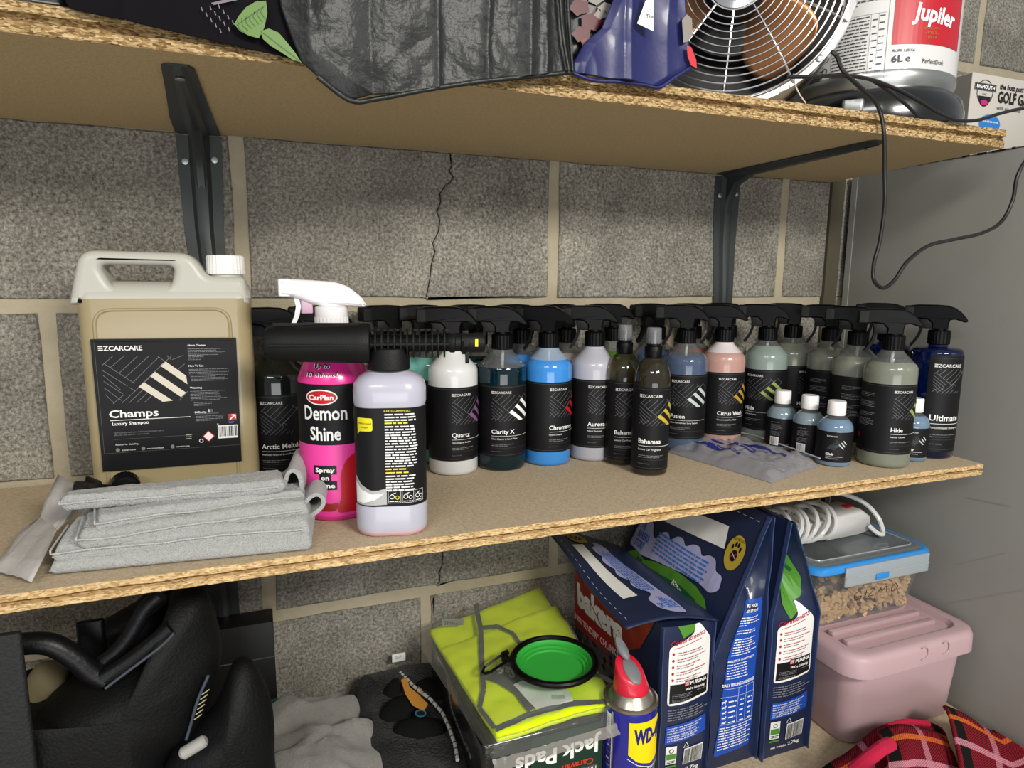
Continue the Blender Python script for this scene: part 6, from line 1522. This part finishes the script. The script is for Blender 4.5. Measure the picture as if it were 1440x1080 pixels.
# bags on the upper shelf
WOV = mat('black_woven_plastic', '#1f2120', .42, bump=.7, bscale=120, spec=.4, coat=0)
def front_sheet(L, R, y, name, m__, par, nu=150, nv=90, amp=.006, seed=0, sc_=16, lean=0):
    """wrinkled front panel between a left and a right edge given top to bottom"""
    def sp(P, t):
        f = t*(len(P)-1); i = min(int(f), len(P)-2); g = f-i; return (P[i][0]+(P[i+1][0]-P[i][0])*g, P[i][1]+(P[i+1][1]-P[i][1])*g)
    ridge = lambda a, b3: (1-abs(noise.noise(Vector((a, b3, seed+2.5))))*2.2)**3
    def fn(u, v):
        a = sp(L, v); b2 = sp(R, v); p = at(a[0]+(b2[0]-a[0])*u, a[1]+(b2[1]-a[1])*u, 1, y)
        q = Vector((p.x*sc_+seed, p.z*sc_, seed)); r = 1-abs(noise.noise(q))*2; r2 = 1-abs(noise.noise(q*2.3+Vector((5, 1, 0))))*2; r3 = 1-abs(noise.noise(Vector((q.x*5+q.z*3, q.z*2.5, seed))))*2
        e = min(1, u*10, (1-u)*10)
        return Vector((p.x, y-amp*(noise.noise(q*.8)*.9+r2*.12+ridge(q.x*.9+q.z*1.6, q.z*.35-q.x*.2)*.7+ridge(q.x*1.3-q.z*2.2, q.z*.5)*.35)*e+(p.z-UP)*lean, p.z))
    b_ = MB(); b_.grid(fn, nu, nv); o = b_.build(name, m__, par, sharp=180); s_ = o.modifiers.new('t', 'SOLIDIFY'); s_.thickness = .0016; s_.offset = -1; return o, fn
wb = thing('woven_bag', 'large crumpled black woven plastic bag drooping over the upper shelf edge', 'bag', (0, 0, 0))
o, f1 = front_sheet([(360, -240), (385, -60), (395, 10), (408, 48), (424, 88), (447, 108), (492, 141)], [(790, -240), (800, -60), (801, 0), (803, 40), (804, 70), (806, 92), (806, 101)], -.344, 'front_panel', WOV, wb, amp=.010, lean=0)
tb([(447, 108), (492, 141), (530, 139), (600, 126), (680, 114), (760, 106), (806, 101)], -.347, .0022, 'hem', WOV, par=wb)
tb([(785, -40), (789, 20), (793, 60), (800, 100)], -.352, .0016, 'side_seam', WOV, par=wb)
tb([(797, -40), (799, 20), (802, 60), (805, 100)], -.350, .0016, 'side_seam', WOV, par=wb)
puffy(None, -.22, .085, .10, amp=.004, world=[Vector((x, -.22, z)) for x, z in ((.07, UP+.002), (.16, UP+.001), (.28, UP+.001), (.385, UP+.002), (.39, UP+.09), (.37, UP+.19), (.22, UP+.22), (.09, UP+.19), (.06, UP+.09))], zmin=UP+.0005).build('filled_body', WOV, wb, sharp=80)
# bag with printed mint leaves
PBG = mat('plum_black_bag', '#08060a', .8, bump=.4, bscale=40, spec=.15)
lb_ = thing('shopping_bag', 'plum black shopping bag printed with green mint leaves left of the woven bag', 'bag', (0, 0, 0))
o, f2 = front_sheet([(80, -240), (85, -60), (88, -20), (92, 2), (96, 10), (100, 12)], [(432, -240), (430, -60), (428, 0), (425, 40), (424, 70), (424, 86)], -.337, 'front_panel', PBG, lb_, amp=.004, seed=4, sc_=12)
puffy(None, -.20, .11, .12, amp=.003, world=[Vector((x, -.20, z)) for x, z in ((-.20, UP+.002), (-.08, UP+.001), (.03, UP+.002), (.055, UP+.09), (.04, UP+.19), (-.08, UP+.22), (-.19, UP+.19), (-.22, UP+.09))], zmin=UP+.0005, seed=3).build('filled_body', PBG, lb_, sharp=80)
def fr_px(a, h, o): p = at(a*1000, h*1000, 1, -.3455-o); return (p.x, p.y, p.z)
LEAF = ink('mint_leaf_green', '#587836'); LEAD = ink('leaf_vein', '#3c5c26')
d = Decal(fr_px, off=.0002, step=.01)
d.poly([(.329, .034), (.336, .022), (.346, .010), (.360, .002), (.374, .001), (.376, .018), (.372, .038), (.364, .054), (.350, .050), (.338, .044)], 0, .0002)
d.poly([(.366, .044), (.378, .040), (.392, .046), (.404, .060), (.415, .074), (.424, .088), (.410, .083), (.396, .074), (.380, .064), (.370, .055)], 0, .0002)
for q in range(7): d.line(.336+.005*q, .040-.004*q, .344+.005*q, .046-.003*q, .0012, 1, .0006); d.line(.336+.005*q, .040-.004*q, .334+.006*q, .028-.003*q, .0012, 1, .0006)
d.line(.332, .036, .372, .008, .0014, 1, .0006); d.line(.370, .046, .422, .086, .0014, 1, .0006)
d.build('leaf_print', [LEAF, LEAD], lb_, fix=False, smooth=False)
d = Decal(lambda a, h, o: fr_px(a, h, o-.003), off=.0002, step=.01)
for k in range(3):
    for q in range(5): x, y = .283+.012*k+.0065*q, .010-.002*k+.0075*q; d.line(x, y, x+.002, y+.006, .0013, 0, .0003) if y > -.01 else None
d.poly([(.297, .004), (.330, -.004), (.334, .000), (.300, .007)], 0, .0003)
d.build('dot_print', ink('pale_pink_ink', '#6f666b'), lb_, fix=False, smooth=False)
# navy bag and poinsettia bag
NVB = mat('navy_shopper', '#1a1e50', .42, bump=.3, bscale=45, spec=.4, coat=.15)
nb = thing('shopping_bag', 'royal navy shopping bag with a white label between the woven bag and fan', 'bag', (0, 0, 0))
o, f3 = front_sheet([(872, -240), (872, -60), (862, 0), (846, 40), (822, 60), (806, 88), (806, 103)], [(956, -240), (962, -60), (964, 0), (966, 40), (972, 80), (974, 94), (927, 123)], -.338, 'front_panel', NVB, nb, amp=.009, seed=12, sc_=11, nu=80)
tb([(806, 103), (835, 113), (870, 115), (905, 119), (927, 123), (950, 108), (974, 93)], -.340, .0018, 'hem', NVB, par=nb)
puffy(None, -.20, .12, .10, amp=.003, world=[Vector((x, -.20, z)) for x, z in ((.41, UP+.002), (.43, UP+.001), (.455, UP+.002), (.46, UP+.10), (.45, UP+.2), (.42, UP+.2), (.405, UP+.1))], zmin=UP+.0005, seed=6).build('filled_body', NVB, nb, sharp=80)
d = Decal(lambda a, h, o: fr_px(a, h, o+.0035), off=.0002, step=.01); d.poly([(.912, -.01), (.919, -.01), (.919, .044), (.896, .033)], 0, .0003); d.build('white_label', INK_W, nb, fix=False, smooth=False)
d = Decal(lambda a, h, o: fr_px(a, h, o+.0045), off=.0002, step=.01); vs_, fs_ = glyphs('The'); 
for ch in (0,): d.put([(.9085+x*.0075, .0255-y*.0080) for x, y in vs_], fs_, 0, .0003)
d.build('label_print', INK_K, nb, fix=False, smooth=False)
pb = thing('shopping_bag', 'dark bag printed with red poinsettias behind the navy shopping bag', 'bag', (0, 0, 0))
puffy([(798, -200), (798, 0), (799, 60), (806, 95), (830, 90), (862, 50), (885, 10), (895, -60)], -.315, .006, .04, amp=.002, seed=7).build('body', mat('dark_poinsettia_bag', '#1a1718', .4), pb, sharp=80)
d = Decal(lambda a, h, o: fr_px(a, h, o-.0215), off=.0002, step=.01)
for x, y, r, mi_ in ((.815, .010, .016, 0), (.832, .030, .018, 0), (.818, .048, .015, 0), (.845, .020, .010, 1), (.852, .012, .012, 1), (.838, -.002, .012, 1), (.826, .060, .010, 2)):
    d.poly([(x+r*(1 if q % 2 else .78)*math.cos(q*PI/5+x*40), y+r*.8*(1 if q % 2 else .78)*math.sin(q*PI/5+x*40)) for q in range(10)], mi_, .0003+.0001*mi_)
d.build('flower_print', [ink('poinsettia_red', '#4a0d16'), ink('bract_cream', '#7b756f'), ink('poinsettia_orange', '#6a2519')], pb, fix=False, smooth=False)
d = Decal(lambda a, h, o: fr_px(a, h, o-.002), off=.0002, step=.01)
d.poly([(.959, .028), (.966, .020), (.973, .026), (.974, .050), (.968, .058), (.961, .060)], 0, .0003); d.poly([(.966, .064), (.972, .066), (.979, .084), (.980, .096), (.972, .092), (.967, .080)], 1, .0003)
d.build('side_print', [ink('bract_cream', '#7b756f'), ink('bright_red_ink', '#b5202c')], nb, fix=False, smooth=False)
# dark case far left with a silver strip
dc = thing('dark_case', 'dark grey case with a pale strip at the far left of the upper shelf', 'case', (0, 0, UP))
p = at(88, 6, 1, -.322); b_ = MB(); b_.rbox((p.x-.30, -.322, 0), (p.x, -.10, .14), .006); b_.build('case', mat('dark_grey_case', '#232624', .5), dc)
q0 = at(46, 3, 1, -.324); q1 = at(84, 9, 1, -.324); b_ = MB(); b_.box((q0.x, -.325, max(.0015, q1.z-UP+.001)), (q1.x, -.3215, q0.z-UP+.0015)); b_.build('pale_strip', mat('pale_strip', '#6c6c66', .4), dc)
